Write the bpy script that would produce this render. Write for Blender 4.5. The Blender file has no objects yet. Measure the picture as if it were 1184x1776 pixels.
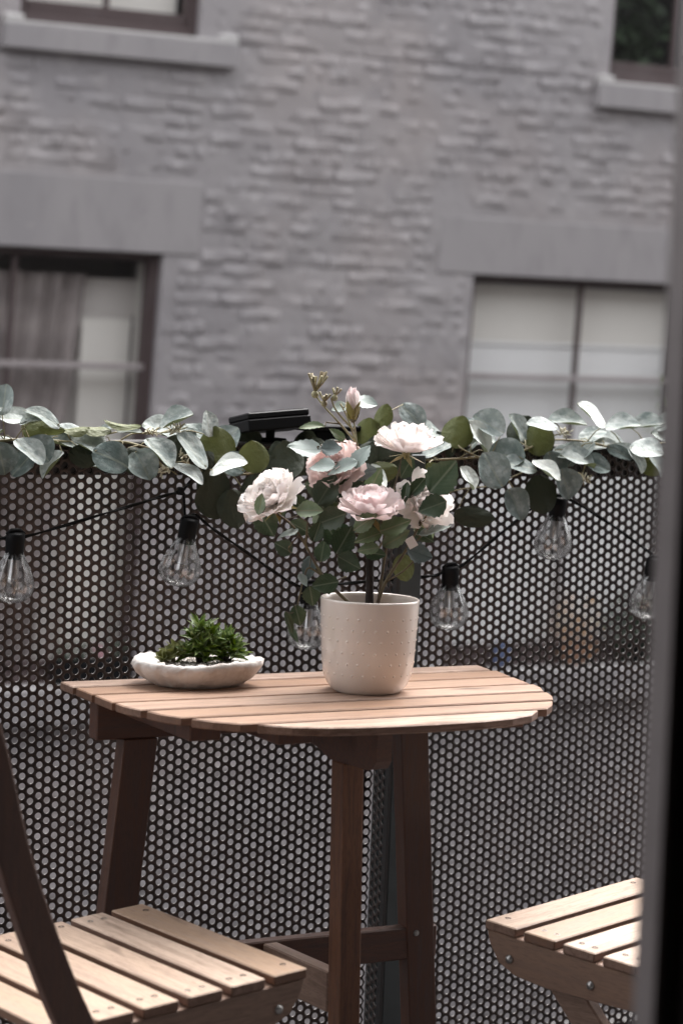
import bpy, math, random
import numpy as np
from mathutils import Vector, Matrix, Euler
from math import sin, cos, pi, radians as rad

rnd = random.Random(11)
scene = bpy.context.scene
col = scene.collection

# ------------------------------------------------------------------ camera
cam_d = bpy.data.cameras.new('camera')
cam = bpy.data.objects.new('camera', cam_d); col.objects.link(cam)
yw, pt, rl = rad(28.56), rad(-4.46), rad(2.17)
fw = Vector((sin(yw)*cos(pt), cos(yw)*cos(pt), sin(pt)))
rt = Vector((cos(yw), -sin(yw), 0)); up = rt.cross(fw)
r2 = rt*cos(rl) + up*sin(rl); u2 = up*cos(rl) - rt*sin(rl)
cam.matrix_world = Matrix(((r2.x, u2.x, -fw.x, 0), (r2.y, u2.y, -fw.y, 0), (r2.z, u2.z, -fw.z, 1.215), (0, 0, 0, 1)))
cam_d.sensor_fit = 'HORIZONTAL'; cam_d.sensor_width = 24; cam_d.lens = 85
cam_d.clip_start = .05; cam_d.clip_end = 300
cam_d.dof.use_dof = True; cam_d.dof.focus_distance = 3.42; cam_d.dof.aperture_fstop = 5.0
scene.camera = cam

# ------------------------------------------------------------------ sky and light (overcast)
world = bpy.data.worlds.new('World'); scene.world = world; world.use_nodes = True
wn = world.node_tree; wn.nodes.clear()
sky = wn.nodes.new('ShaderNodeTexSky'); sky.sky_type = 'NISHITA'; sky.sun_disc = False
SUN_EL, SUN_AZ = rad(56), rad(48)          # azimuth clockwise from +Y
sky.sun_elevation = SUN_EL; sky.sun_rotation = SUN_AZ
sky.air_density = 1.0; sky.dust_density = 4.0; sky.ozone_density = 1.0
hs = wn.nodes.new('ShaderNodeHueSaturation'); hs.inputs['Saturation'].default_value = .10
bg = wn.nodes.new('ShaderNodeBackground'); bg.inputs['Strength'].default_value = .15
wo = wn.nodes.new('ShaderNodeOutputWorld')
wn.links.new(sky.outputs[0], hs.inputs['Color']); wn.links.new(hs.outputs[0], bg.inputs['Color']); wn.links.new(bg.outputs[0], wo.inputs['Surface'])
sl = bpy.data.lights.new('sun', 'SUN'); sl.energy = .7; sl.angle = rad(40); sl.color = (1.0, .93, .88)
so = bpy.data.objects.new('sun', sl); col.objects.link(so)
sd = Vector((sin(SUN_AZ)*cos(SUN_EL), cos(SUN_AZ)*cos(SUN_EL), sin(SUN_EL)))
so.rotation_euler = sd.to_track_quat('Z', 'Y').to_euler(); so.location = (5, 5, 12)
scene.view_settings.view_transform = 'Standard'; scene.view_settings.look = 'None'
scene.view_settings.gamma = 1; scene.view_settings.use_curve_mapping = False
scene.view_settings.exposure = 2.1
scene.cycles.max_bounces = 8; scene.cycles.transparent_max_bounces = 16
scene.cycles.use_denoising = True

# ------------------------------------------------------------------ helpers
def mat(name, base, rough=.6, metal=0, noise=None, bump=None, spec=.5, vary=0, backcol=None, trans=0, coat=0, stretch=(1, 1, 1), coord='Object', wood=False, extra=None):
    m = bpy.data.materials.new(name); m.use_nodes = True
    nt = m.node_tree; N = nt.nodes; L = nt.links; p = N['Principled BSDF']
    p.inputs['Roughness'].default_value = rough; p.inputs['Metallic'].default_value = metal
    p.inputs['Specular IOR Level'].default_value = spec
    if coat: p.inputs['Coat Weight'].default_value = coat; p.inputs['Coat Roughness'].default_value = .15
    tc = N.new('ShaderNodeTexCoord'); mp = N.new('ShaderNodeMapping'); mp.inputs['Scale'].default_value = stretch
    oi = N.new('ShaderNodeObjectInfo')
    if coord == 'World':
        gi = N.new('ShaderNodeNewGeometry'); L.new(gi.outputs['Position'], mp.inputs['Vector'])
    else: L.new(tc.outputs['Object'], mp.inputs['Vector'])
    if vary and coord != 'World':
        sc = N.new('ShaderNodeVectorMath'); sc.operation = 'SCALE'
        cx = N.new('ShaderNodeCombineXYZ'); 
        for k in range(3): L.new(oi.outputs['Random'], cx.inputs[k])
        L.new(cx.outputs[0], sc.inputs[0]); sc.inputs['Scale'].default_value = 37.
        L.new(sc.outputs[0], mp.inputs['Location'])
    cur = None
    def mix(a, b, f):
        x = N.new('ShaderNodeMix'); x.data_type = 'RGBA'
        for s, v in ((x.inputs[6], a), (x.inputs[7], b)):
            if isinstance(v, tuple): s.default_value = (*v, 1) if len(v) == 3 else v
            else: L.new(v, s)
        if isinstance(f, float): x.inputs[0].default_value = f
        else: L.new(f, x.inputs[0])
        return x.outputs[2]
    cur = base
    if noise:
        for (sc_, det, c2, lo, hi) in noise:
            n = N.new('ShaderNodeTexNoise'); n.inputs['Scale'].default_value = sc_; n.inputs['Detail'].default_value = det
            L.new(mp.outputs[0], n.inputs['Vector'])
            r = N.new('ShaderNodeMapRange'); r.inputs[1].default_value = lo; r.inputs[2].default_value = hi
            L.new(n.outputs['Fac'], r.inputs[0]); cur = mix(cur, c2, r.outputs[0])
    if vary:
        h = N.new('ShaderNodeHueSaturation')
        r = N.new('ShaderNodeMapRange'); r.inputs[3].default_value = 1-vary; r.inputs[4].default_value = 1+vary
        L.new(oi.outputs['Random'], r.inputs[0]); L.new(r.outputs[0], h.inputs['Value'])
        r3 = N.new('ShaderNodeMapRange'); r3.inputs[3].default_value = 1+vary*.8; r3.inputs[4].default_value = 1-vary*.8
        L.new(oi.outputs['Random'], r3.inputs[0]); L.new(r3.outputs[0], h.inputs['Saturation'])
        if isinstance(cur, tuple): h.inputs['Color'].default_value = (*cur, 1)
        else: L.new(cur, h.inputs['Color'])
        cur = h.outputs[0]
    if extra: cur = extra(N, L, mp, tc, mix, cur)
    if backcol:
        g = N.new('ShaderNodeNewGeometry'); cur = mix(cur, backcol, g.outputs['Backfacing'])
    if isinstance(cur, tuple): p.inputs['Base Color'].default_value = (*cur, 1)
    else: L.new(cur, p.inputs['Base Color'])
    if bump:
        prev = None
        for (sc_, det, st, dist) in bump:
            n = N.new('ShaderNodeTexNoise'); n.inputs['Scale'].default_value = sc_; n.inputs['Detail'].default_value = det
            L.new(mp.outputs[0], n.inputs['Vector'])
            b = N.new('ShaderNodeBump'); b.inputs['Strength'].default_value = st; b.inputs['Distance'].default_value = dist
            L.new(n.outputs['Fac'], b.inputs['Height'])
            if prev: L.new(prev, b.inputs['Normal'])
            prev = b.outputs[0]
        L.new(prev, p.inputs['Normal'])
    if trans:
        t = N.new('ShaderNodeBsdfTranslucent'); ms = N.new('ShaderNodeMixShader'); ms.inputs[0].default_value = trans
        if isinstance(cur, tuple): t.inputs['Color'].default_value = (*cur, 1)
        else: L.new(cur, t.inputs['Color'])
        L.new(p.outputs[0], ms.inputs[1]); L.new(t.outputs[0], ms.inputs[2]); L.new(ms.outputs[0], N['Material Output'].inputs['Surface'])
    return m

def thin_glass(name, tint=(.95, .96, .96), ior=5.0, rough=.02, extra=0.0, wav=0):
    m = bpy.data.materials.new(name); m.use_nodes = True; nt = m.node_tree; N = nt.nodes; L = nt.links; N.clear()
    o = N.new('ShaderNodeOutputMaterial'); t = N.new('ShaderNodeBsdfTransparent'); g = N.new('ShaderNodeBsdfGlossy')
    t.inputs['Color'].default_value = (*tint, 1); g.inputs['Roughness'].default_value = rough
    lw = N.new('ShaderNodeLayerWeight'); lw.inputs['Blend'].default_value = .5
    f = N.new('ShaderNodeMath'); f.operation = 'POWER'; f.inputs[1].default_value = ior; L.new(lw.outputs['Facing'], f.inputs[0])
    a = N.new('ShaderNodeMath'); a.operation = 'ADD'; a.use_clamp = True; a.inputs[1].default_value = .04+extra
    ms = N.new('ShaderNodeMixShader'); L.new(f.outputs[0], a.inputs[0]); L.new(a.outputs[0], ms.inputs[0])
    if wav:
        n = N.new('ShaderNodeTexNoise'); n.inputs['Scale'].default_value = 4; b = N.new('ShaderNodeBump'); b.inputs['Strength'].default_value = wav; b.inputs['Distance'].default_value = .02
        L.new(n.outputs['Fac'], b.inputs['Height']); L.new(b.outputs[0], g.inputs['Normal'])
    L.new(t.outputs[0], ms.inputs[1]); L.new(g.outputs[0], ms.inputs[2]); L.new(ms.outputs[0], o.inputs['Surface'])
    return m

class MB:
    def __init__(s): s.v = []; s.f = []; s.mi = []
    def add(s, v, f, mi=0):
        n = len(s.v); s.v += [tuple(x) for x in v]; s.f += [tuple(i+n for i in q) for q in f]; s.mi += [mi]*len(f)
    def box(s, a, b, mi=0, M=None, bev=0):
        x0, y0, z0 = a; x1, y1, z1 = b
        if bev <= 0:
            v = [(x0,y0,z0),(x1,y0,z0),(x1,y1,z0),(x0,y1,z0),(x0,y0,z1),(x1,y0,z1),(x1,y1,z1),(x0,y1,z1)]
            f = [(0,3,2,1),(4,5,6,7),(0,1,5,4),(1,2,6,5),(2,3,7,6),(3,0,4,7)]
        else:
            # chamfered box: 24 vertices
            v = []; f = []; idx = {}
            lo = (x0,y0,z0); hi = (x1,y1,z1)
            for cx in (0,1):
                for cy in (0,1):
                    for cz in (0,1):
                        c = (cx,cy,cz)
                        for ax in range(3):
                            p = [ (hi[k]-bev if c[k] else lo[k]+bev) for k in range(3)]
                            p[ax] = hi[ax] if c[ax] else lo[ax]
                            idx[(c,ax)] = len(v); v.append(tuple(p))
            def q(*ids): f.append(tuple(idx[i] for i in ids))
            for ax in range(3):
                a1, a2 = [(1,2),(2,0),(0,1)][ax]
                for sg in (0,1):
                    cs = []
                    for (i,j) in ((0,0),(1,0),(1,1),(0,1)):
                        c = [0,0,0]; c[ax] = sg; c[a1] = i; c[a2] = j; cs.append((tuple(c),ax))
                    if sg == 0: cs.reverse()
                    q(*cs)
            for ax in range(3):      # edges along ax
                a1, a2 = [(1,2),(2,0),(0,1)][ax]
                for i in (0,1):
                    for j in (0,1):
                        c0=[0,0,0];c0[a1]=i;c0[a2]=j;c1=list(c0);c1[ax]=1
                        ids=[(tuple(c0),a1),(tuple(c1),a1),(tuple(c1),a2),(tuple(c0),a2)]
                        if (i+j)%2==0: ids.reverse()
                        q(*ids)
            for cx in (0,1):
                for cy in (0,1):
                    for cz in (0,1):
                        c=(cx,cy,cz); ids=[(c,0),(c,1),(c,2)]
                        if (cx+cy+cz)%2==0: ids.reverse()
                        q(*ids)
        if M is not None: v = [tuple(M @ Vector(p)) for p in v]
        s.add(v, f, mi)
    def tube(s, pts, r, n=8, mi=0, cap=True):
        pts = [Vector(p) for p in pts]; rs = r if isinstance(r, (list, tuple)) else [r]*len(pts)
        V = []; F = []; ref = None
        for i, p in enumerate(pts):
            d = (pts[min(i+1, len(pts)-1)] - pts[max(i-1, 0)]).normalized()
            if ref is None: ref = d.orthogonal().normalized()
            a = (ref - d*ref.dot(d)).normalized(); ref = a; b = d.cross(a)
            for k in range(n): V.append(p + (a*cos(2*pi*k/n) + b*sin(2*pi*k/n))*rs[i])
        for i in range(len(pts)-1):
            for k in range(n): F.append((i*n+k, i*n+(k+1)%n, (i+1)*n+(k+1)%n, (i+1)*n+k))
        if cap: F.append(tuple(reversed(range(n)))); F.append(tuple((len(pts)-1)*n+k for k in range(n)))
        s.add(V, F, mi)
    def lathe(s, prof, n=32, mi=0, M=None, fn=None, close=False):
        V = []; F = []
        for i, (r, z) in enumerate(prof):
            for k in range(n):
                a = 2*pi*k/n; p = (r*cos(a), r*sin(a), z)
                if fn: p = fn(p, a, i)
                V.append(p)
        for i in range(len(prof)-1):
            for k in range(n): F.append((i*n+k, i*n+(k+1)%n, (i+1)*n+(k+1)%n, (i+1)*n+k))
        if M is not None: V = [tuple(M @ Vector(p)) for p in V]
        s.add(V, F, mi)
    def prism(s, outline, z0, z1, axis='z', mi=0, M=None, bev=.0):
        # outline ccw list of 2D points; extruded along axis
        n = len(outline)
        def P(a, b, h): return {'z': (a, b, h), 'y': (a, h, b), 'x': (h, a, b)}[axis]
        V = [P(a, b, z0) for a, b in outline] + [P(a, b, z1) for a, b in outline]
        F = [tuple(reversed(range(n))), tuple(range(n, 2*n))] + [(k, (k+1) % n, n+(k+1) % n, n+k) for k in range(n)]
        if axis == 'y': F = [tuple(reversed(f)) for f in F]
        if M is not None: V = [tuple(M @ Vector(p)) for p in V]
        s.add(V, F, mi)
    def mesh(s, name, mats, smooth=False):
        me = bpy.data.meshes.new(name); me.from_pydata(s.v, [], s.f); me.update()
        for m in (mats if isinstance(mats, (list, tuple)) else [mats]): me.materials.append(m)
        if any(s.mi): me.polygons.foreach_set('material_index', s.mi)
        if smooth: me.polygons.foreach_set('use_smooth', [True]*len(me.polygons))
        return me
    def build(s, name, mats, parent=None, smooth=False, **kw):
        return link(name, s.mesh(name, mats, smooth), parent, **kw)

def link(name, me, parent=None, loc=None, M=None, label=None, cat=None, group=None, kind=None):
    o = bpy.data.objects.new(name, me); col.objects.link(o)
    if parent: o.parent = parent
    if M is not None: o.matrix_basis = M
    elif loc is not None: o.location = loc
    if label: o['label'] = label
    if cat: o['category'] = cat
    if group: o['group'] = group
    if kind: o['kind'] = kind
    return o
def thing(name, label, cat, loc=(0, 0, 0), rz=0, group=None):
    o = link(name, None, None, label=label, cat=cat, group=group); o.location = loc; o.rotation_euler = (0, 0, rz)
    return o
def auto_smooth(o, ang=40):
    me = o.data; me.polygons.foreach_set('use_smooth', [True]*len(me.polygons))
    me.set_sharp_from_angle(angle=rad(ang))
def noise3(x, y, z=0):  # cheap smooth pseudo-noise
    return (sin(x*1.7+y*2.3+z*1.1)+sin(x*3.1-y*1.9+z*2.7+1.3)+.6*sin(-x*5.3+y*6.1+z*4.3+2.1)+.4*sin(x*11.3+y*9.7-z*8.9))/3
def sag(pts, r):
    pts = [Vector(p) for p in pts]; out = []
    for i in range(len(pts)-1):
        p0 = pts[max(0, i-1)]; p1 = pts[i]; p2 = pts[i+1]; p3 = pts[min(len(pts)-1, i+2)]
        for k in range(r):
            t = k/r; out.append(.5*((2*p1)+(p2-p0)*t+(2*p0-5*p1+4*p2-p3)*t*t+(-p0+3*p1-3*p2+p3)*t**3))
    return out+[pts[-1]]

GARLAND_LEAVES = [
(1.208,3.225,1.090,0.17,0.03,0.98,-0.80,-0.58,0.16,0.0407,0.0361,'b'),
(1.228,3.231,1.063,-0.95,0.28,0.12,-0.05,-0.52,0.85,0.0460,0.0372,'l'),
(1.240,3.204,1.060,0.89,-0.40,0.21,-0.32,-0.26,0.91,0.0285,0.0290,'l'),
(1.258,3.204,1.068,-0.86,0.32,0.39,0.14,-0.60,0.79,0.0512,0.0307,'l'),
(1.276,3.213,1.049,0.92,-0.39,-0.06,0.38,0.91,-0.19,0.0346,0.0132,'d'),
(1.216,3.231,1.023,0.67,-0.29,-0.68,0.40,-0.63,0.67,0.0411,0.0416,'l'),
(1.225,3.168,1.019,0.60,-0.50,-0.63,0.16,-0.69,0.71,0.0485,0.0385,'l'),
(1.246,3.184,1.022,0.54,-0.41,-0.73,-0.08,-0.89,0.44,0.0405,0.0398,'b'),
(1.298,3.233,1.030,-0.77,0.61,0.19,-0.10,-0.40,0.91,0.0502,0.0415,'l'),
(1.331,3.207,1.029,-0.84,0.45,0.31,0.00,-0.56,0.83,0.0495,0.0475,'l'),
(1.342,3.150,1.013,0.88,-0.26,-0.39,-0.08,-0.91,0.41,0.0501,0.0455,'b'),
(1.394,3.158,1.003,0.32,-0.50,-0.81,-0.22,-0.87,0.45,0.0438,0.0426,'b'),
(1.409,3.137,1.021,0.55,-0.44,-0.71,0.36,-0.64,0.68,0.0509,0.0518,'l'),
(1.309,3.207,1.051,0.96,-0.25,0.12,0.20,0.32,-0.93,0.0380,0.0245,'d'),
(1.342,3.212,1.050,-0.96,0.28,0.08,0.04,0.41,-0.91,0.0423,0.0282,'d'),
(1.377,3.197,1.057,-0.82,0.56,0.13,0.12,0.39,-0.91,0.0498,0.0194,'d'),
(1.391,3.201,1.048,0.88,-0.48,0.00,-0.25,-0.45,0.86,0.0332,0.0171,'l'),
(1.465,3.205,1.064,0.71,-0.56,0.42,-0.55,-0.08,0.83,0.0512,0.0513,'l'),
(1.485,3.216,1.041,0.65,-0.46,-0.61,0.28,-0.60,0.75,0.0355,0.0361,'l'),
(1.477,3.170,1.024,-0.62,0.26,0.74,0.38,-0.73,0.57,0.0605,0.0463,'l'),
(1.520,3.211,1.061,-0.17,0.13,0.98,0.43,-0.88,0.19,0.0356,0.0363,'l'),
(1.534,3.205,1.028,-0.07,0.31,0.95,0.22,0.93,-0.29,0.0550,0.0513,'d'),
(1.463,3.150,0.994,0.65,-0.54,-0.53,0.09,-0.64,0.77,0.0484,0.0256,'l'),
(1.519,3.140,1.005,0.78,-0.55,0.32,-0.49,-0.21,0.84,0.0521,0.0439,'w'),
(1.525,3.198,0.971,-0.39,0.05,0.92,0.34,0.93,0.10,0.0485,0.0441,'D'),
(1.526,3.200,0.949,0.33,0.01,-0.94,0.27,0.96,0.10,0.0541,0.0463,'D'),
(1.551,3.179,0.938,0.18,-0.10,-0.98,0.26,0.96,-0.05,0.0526,0.0433,'D'),
(1.580,3.177,1.015,-0.15,0.17,0.97,0.24,0.96,-0.13,0.0440,0.0421,'d'),
(1.630,3.167,1.011,-0.06,0.33,0.94,0.42,0.86,-0.27,0.0536,0.0444,'D'),
(1.798,3.231,1.044,0.12,-0.07,0.99,0.72,0.69,-0.04,0.0531,0.0462,'d'),
(1.819,3.221,1.076,0.34,-0.02,0.94,0.66,0.72,-0.22,0.0371,0.0256,'d'),
(1.876,3.228,1.076,0.60,-0.30,-0.74,-0.06,-0.94,0.34,0.0482,0.0364,'b'),
(1.793,3.172,0.994,0.95,-0.26,0.19,0.31,0.91,-0.28,0.0489,0.0309,'d'),
(1.862,3.201,0.999,0.93,-0.27,-0.23,0.26,0.96,-0.08,0.0636,0.0390,'D'),
(1.770,3.168,0.986,0.62,-0.63,-0.47,0.18,-0.46,0.87,0.0551,0.0454,'w'),
(1.951,3.216,1.054,0.41,0.12,0.91,0.47,0.82,-0.32,0.0497,0.0450,'o'),
(1.984,3.207,1.047,-0.48,0.15,0.86,0.46,-0.79,0.40,0.0528,0.0415,'w'),
(2.009,3.220,1.066,-0.70,0.56,0.45,-0.28,-0.79,0.54,0.0510,0.0433,'b'),
(2.069,3.232,1.061,-0.60,0.12,0.79,0.42,-0.79,0.44,0.0452,0.0447,'l'),
(2.103,3.217,1.045,0.24,0.16,0.96,0.50,0.82,-0.27,0.0521,0.0440,'o'),
(2.095,3.200,1.067,-0.79,0.60,0.12,-0.12,-0.35,0.93,0.0459,0.0411,'l'),
(2.164,3.230,1.071,0.95,-0.31,-0.08,-0.06,-0.43,0.90,0.0583,0.0414,'l'),
(2.180,3.188,1.085,-0.71,0.34,0.62,0.35,-0.59,0.73,0.0533,0.0542,'w'),
(2.273,3.231,1.065,0.87,-0.48,0.13,-0.28,-0.28,0.92,0.0524,0.0500,'l'),
(2.309,3.216,1.069,0.75,-0.65,0.14,-0.44,-0.32,0.84,0.0577,0.0353,'l'),
(2.228,3.219,1.035,0.95,-0.31,0.02,-0.15,-0.39,0.91,0.0529,0.0315,'l'),
(2.267,3.154,1.032,0.83,-0.54,-0.13,-0.17,-0.47,0.87,0.0516,0.0525,'l'),
(2.253,3.161,1.016,0.18,-0.44,-0.88,0.46,-0.75,0.47,0.0436,0.0408,'l'),
(2.142,3.164,1.016,-0.90,0.29,0.31,0.15,-0.49,0.86,0.0538,0.0537,'l'),
(2.182,3.167,1.007,0.88,-0.35,-0.31,-0.18,-0.87,0.46,0.0406,0.0306,'b'),
(1.981,3.157,0.999,-0.44,0.31,0.84,-0.11,-0.95,0.29,0.0551,0.0529,'b'),
(2.037,3.169,1.005,-0.94,0.31,0.15,-0.04,-0.53,0.84,0.0512,0.0440,'l'),
(2.077,3.155,0.997,0.72,-0.43,-0.54,0.30,-0.51,0.81,0.0485,0.0495,'w'),
(2.119,3.162,0.977,0.29,-0.08,-0.95,0.09,-0.99,0.11,0.0457,0.0462,'b'),
(2.078,3.166,0.960,0.08,-0.30,-0.95,0.29,0.92,-0.26,0.0566,0.0481,'D'),
(2.025,3.157,0.945,0.35,-0.31,-0.88,0.01,-0.94,0.34,0.0483,0.0443,'b'),
(1.974,3.195,0.923,0.95,-0.31,-0.06,0.30,0.94,-0.14,0.0602,0.0306,'D'),
(1.924,3.137,0.988,-0.44,0.31,0.84,0.42,-0.76,0.50,0.0369,0.0349,'w'),
(2.343,3.209,1.048,-0.65,0.62,0.44,0.09,-0.51,0.85,0.0479,0.0479,'l'),
(2.358,3.223,1.071,0.78,-0.50,0.38,-0.56,-0.29,0.77,0.0474,0.0386,'l'),
(1.182,3.217,1.068,0.81,-0.27,0.52,-0.57,-0.18,0.80,0.0407,0.0413,'l'),
(1.178,3.214,1.028,0.76,-0.58,-0.29,-0.41,-0.78,0.48,0.0408,0.0263,'b'),
(2.232,3.179,1.026,0.85,-0.35,-0.39,-0.16,-0.89,0.43,0.0427,0.0205,'b'),
(2.300,3.169,1.009,0.48,-0.23,-0.85,0.46,-0.75,0.47,0.0410,0.0416,'l'),
(1.614,3.187,0.995,-0.45,0.54,0.71,0.51,0.81,-0.29,0.0470,0.0377,'D'),
(1.699,3.244,1.031,0.39,-0.25,0.89,0.67,0.73,-0.10,0.0404,0.0341,'D'),
(1.768,3.260,1.030,-0.12,0.22,0.97,0.30,0.94,-0.17,0.0461,0.0397,'D'),
(1.943,3.243,1.033,-0.37,0.43,0.83,0.48,0.85,-0.22,0.0418,0.0307,'D'),
(1.745,3.177,0.975,-0.09,-0.24,-0.97,0.31,0.92,-0.26,0.0493,0.0405,'D'),
(1.691,3.166,0.967,0.37,-0.11,-0.92,0.37,0.93,0.04,0.0469,0.0344,'D'),
(1.578,3.170,0.966,0.13,-0.05,0.99,0.67,0.74,-0.04,0.0458,0.0382,'D'),
(1.841,3.186,0.965,0.46,-0.26,-0.85,0.36,0.93,-0.08,0.0440,0.0354,'D'),
(1.879,3.149,0.994,0.84,-0.26,-0.47,0.21,0.97,-0.15,0.0448,0.0232,'d'),
(1.827,3.152,0.850,0.11,-0.24,-0.96,0.27,0.94,-0.21,0.0385,0.0306,'d'),
(1.198,3.242,1.028,0.56,0.02,0.83,-0.82,-0.14,0.55,0.0434,0.0287,'l'),
(1.195,3.196,1.008,0.26,0.03,-0.97,0.10,-1.00,-0.00,0.0424,0.0389,'b'),
(1.225,3.193,1.001,-0.56,0.28,-0.78,-0.75,-0.57,0.34,0.0405,0.0334,'b'),
(1.274,3.256,1.050,-0.95,0.29,-0.13,0.32,0.86,-0.40,0.0489,0.0427,'d'),
(1.271,3.194,1.000,-0.52,0.28,-0.80,-0.84,-0.01,0.54,0.0438,0.0446,'l'),
(1.320,3.247,1.044,-0.86,0.44,0.25,0.05,-0.42,0.90,0.0478,0.0356,'l'),
(1.320,3.198,1.013,0.80,-0.56,-0.20,0.51,0.82,-0.27,0.0410,0.0303,'D'),
(1.369,3.248,1.040,0.72,-0.05,0.69,-0.69,-0.07,0.72,0.0491,0.0339,'l'),
(1.354,3.189,1.001,-0.79,0.61,-0.02,-0.29,-0.34,0.89,0.0489,0.0492,'l'),
(1.392,3.189,1.008,0.73,-0.60,-0.33,0.58,0.79,-0.17,0.0393,0.0343,'D'),
(1.412,3.194,1.000,0.61,-0.47,-0.64,-0.16,-0.86,0.48,0.0425,0.0372,'b'),
(1.461,3.253,1.049,-0.94,0.29,0.17,-0.01,-0.54,0.84,0.0487,0.0482,'l'),
(1.460,3.200,1.022,-0.45,0.23,-0.86,0.65,0.74,-0.15,0.0430,0.0359,'D'),
(1.516,3.244,1.045,0.68,-0.57,-0.47,0.08,-0.58,0.81,0.0417,0.0339,'l'),
(1.521,3.198,1.002,-0.57,0.18,0.80,0.23,0.97,-0.06,0.0407,0.0300,'D'),
(1.568,3.247,1.034,0.43,-0.35,0.83,-0.86,-0.45,0.26,0.0467,0.0461,'b'),
(1.553,3.194,1.003,-0.62,0.63,0.46,-0.33,-0.74,0.59,0.0402,0.0379,'b'),
(1.608,3.251,1.034,-0.38,0.06,0.92,0.35,0.93,0.08,0.0419,0.0360,'D'),
(1.617,3.188,0.991,0.15,-0.41,-0.90,0.47,0.83,-0.30,0.0479,0.0374,'D'),
(1.629,3.187,1.017,-0.24,0.33,0.91,0.31,0.92,-0.25,0.0413,0.0330,'D'),
(1.669,3.194,1.013,0.93,-0.31,-0.20,0.25,0.93,-0.27,0.0496,0.0449,'D'),
(1.694,3.192,1.018,-0.15,0.29,0.94,0.33,0.91,-0.23,0.0499,0.0406,'D'),
(1.723,3.191,1.020,0.95,-0.31,0.10,0.32,0.93,-0.16,0.0490,0.0416,'D'),
(1.734,3.183,1.010,-0.77,0.63,0.04,0.62,0.77,-0.16,0.0459,0.0394,'D'),
(1.772,3.189,1.017,0.60,-0.05,0.80,0.50,0.81,-0.32,0.0485,0.0340,'D'),
(1.801,3.189,1.030,0.75,-0.66,0.09,0.66,0.73,-0.19,0.0470,0.0382,'D'),
(1.826,3.182,1.019,-0.49,0.15,0.86,0.20,0.98,-0.05,0.0442,0.0399,'D'),
(1.853,3.197,1.026,-0.49,0.19,0.85,0.25,0.97,-0.07,0.0403,0.0288,'D'),
(1.920,3.251,1.054,-0.86,0.33,0.39,0.17,-0.53,0.83,0.0455,0.0408,'l'),
(1.905,3.200,1.024,0.88,-0.21,0.42,-0.45,-0.18,0.87,0.0441,0.0440,'l'),
(1.972,3.249,1.059,0.83,-0.22,0.52,-0.55,-0.11,0.83,0.0514,0.0517,'l'),
(1.995,3.244,1.037,0.76,-0.13,0.64,-0.65,-0.11,0.75,0.0538,0.0424,'l'),
(2.018,3.254,1.046,0.81,-0.42,-0.40,0.16,-0.50,0.85,0.0509,0.0450,'l'),
(2.027,3.193,1.019,-0.76,0.63,0.14,-0.48,-0.71,0.52,0.0530,0.0497,'b'),
(2.087,3.248,1.057,0.53,-0.14,0.83,0.59,0.77,-0.25,0.0482,0.0396,'D'),
(2.111,3.257,1.044,-0.77,0.62,-0.16,-0.58,-0.57,0.58,0.0496,0.0493,'b'),
(2.119,3.194,1.003,0.39,-0.23,-0.89,0.01,-0.97,0.26,0.0447,0.0395,'b'),
(2.151,3.200,1.024,0.75,-0.65,-0.11,-0.21,-0.39,0.90,0.0513,0.0503,'l'),
(2.165,3.191,1.023,-0.63,0.33,-0.71,-0.77,-0.09,0.64,0.0512,0.0438,'l'),
(2.224,3.246,1.050,0.89,-0.30,0.34,-0.43,-0.34,0.84,0.0440,0.0372,'l'),
(2.265,3.255,1.038,-0.59,0.63,0.50,0.06,-0.58,0.81,0.0503,0.0476,'l'),
(2.254,3.191,1.027,-0.77,0.62,0.14,-0.22,-0.46,0.86,0.0559,0.0274,'l'),
(2.289,3.193,1.029,-0.81,0.56,-0.16,0.58,0.80,-0.17,0.0441,0.0348,'d'),
(2.310,3.191,1.012,-0.62,0.19,-0.76,0.52,0.83,-0.22,0.0503,0.0424,'d'),
(2.398,3.255,1.046,0.55,-0.35,0.76,-0.79,-0.50,0.34,0.0474,0.0446,'b'),
]
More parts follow.
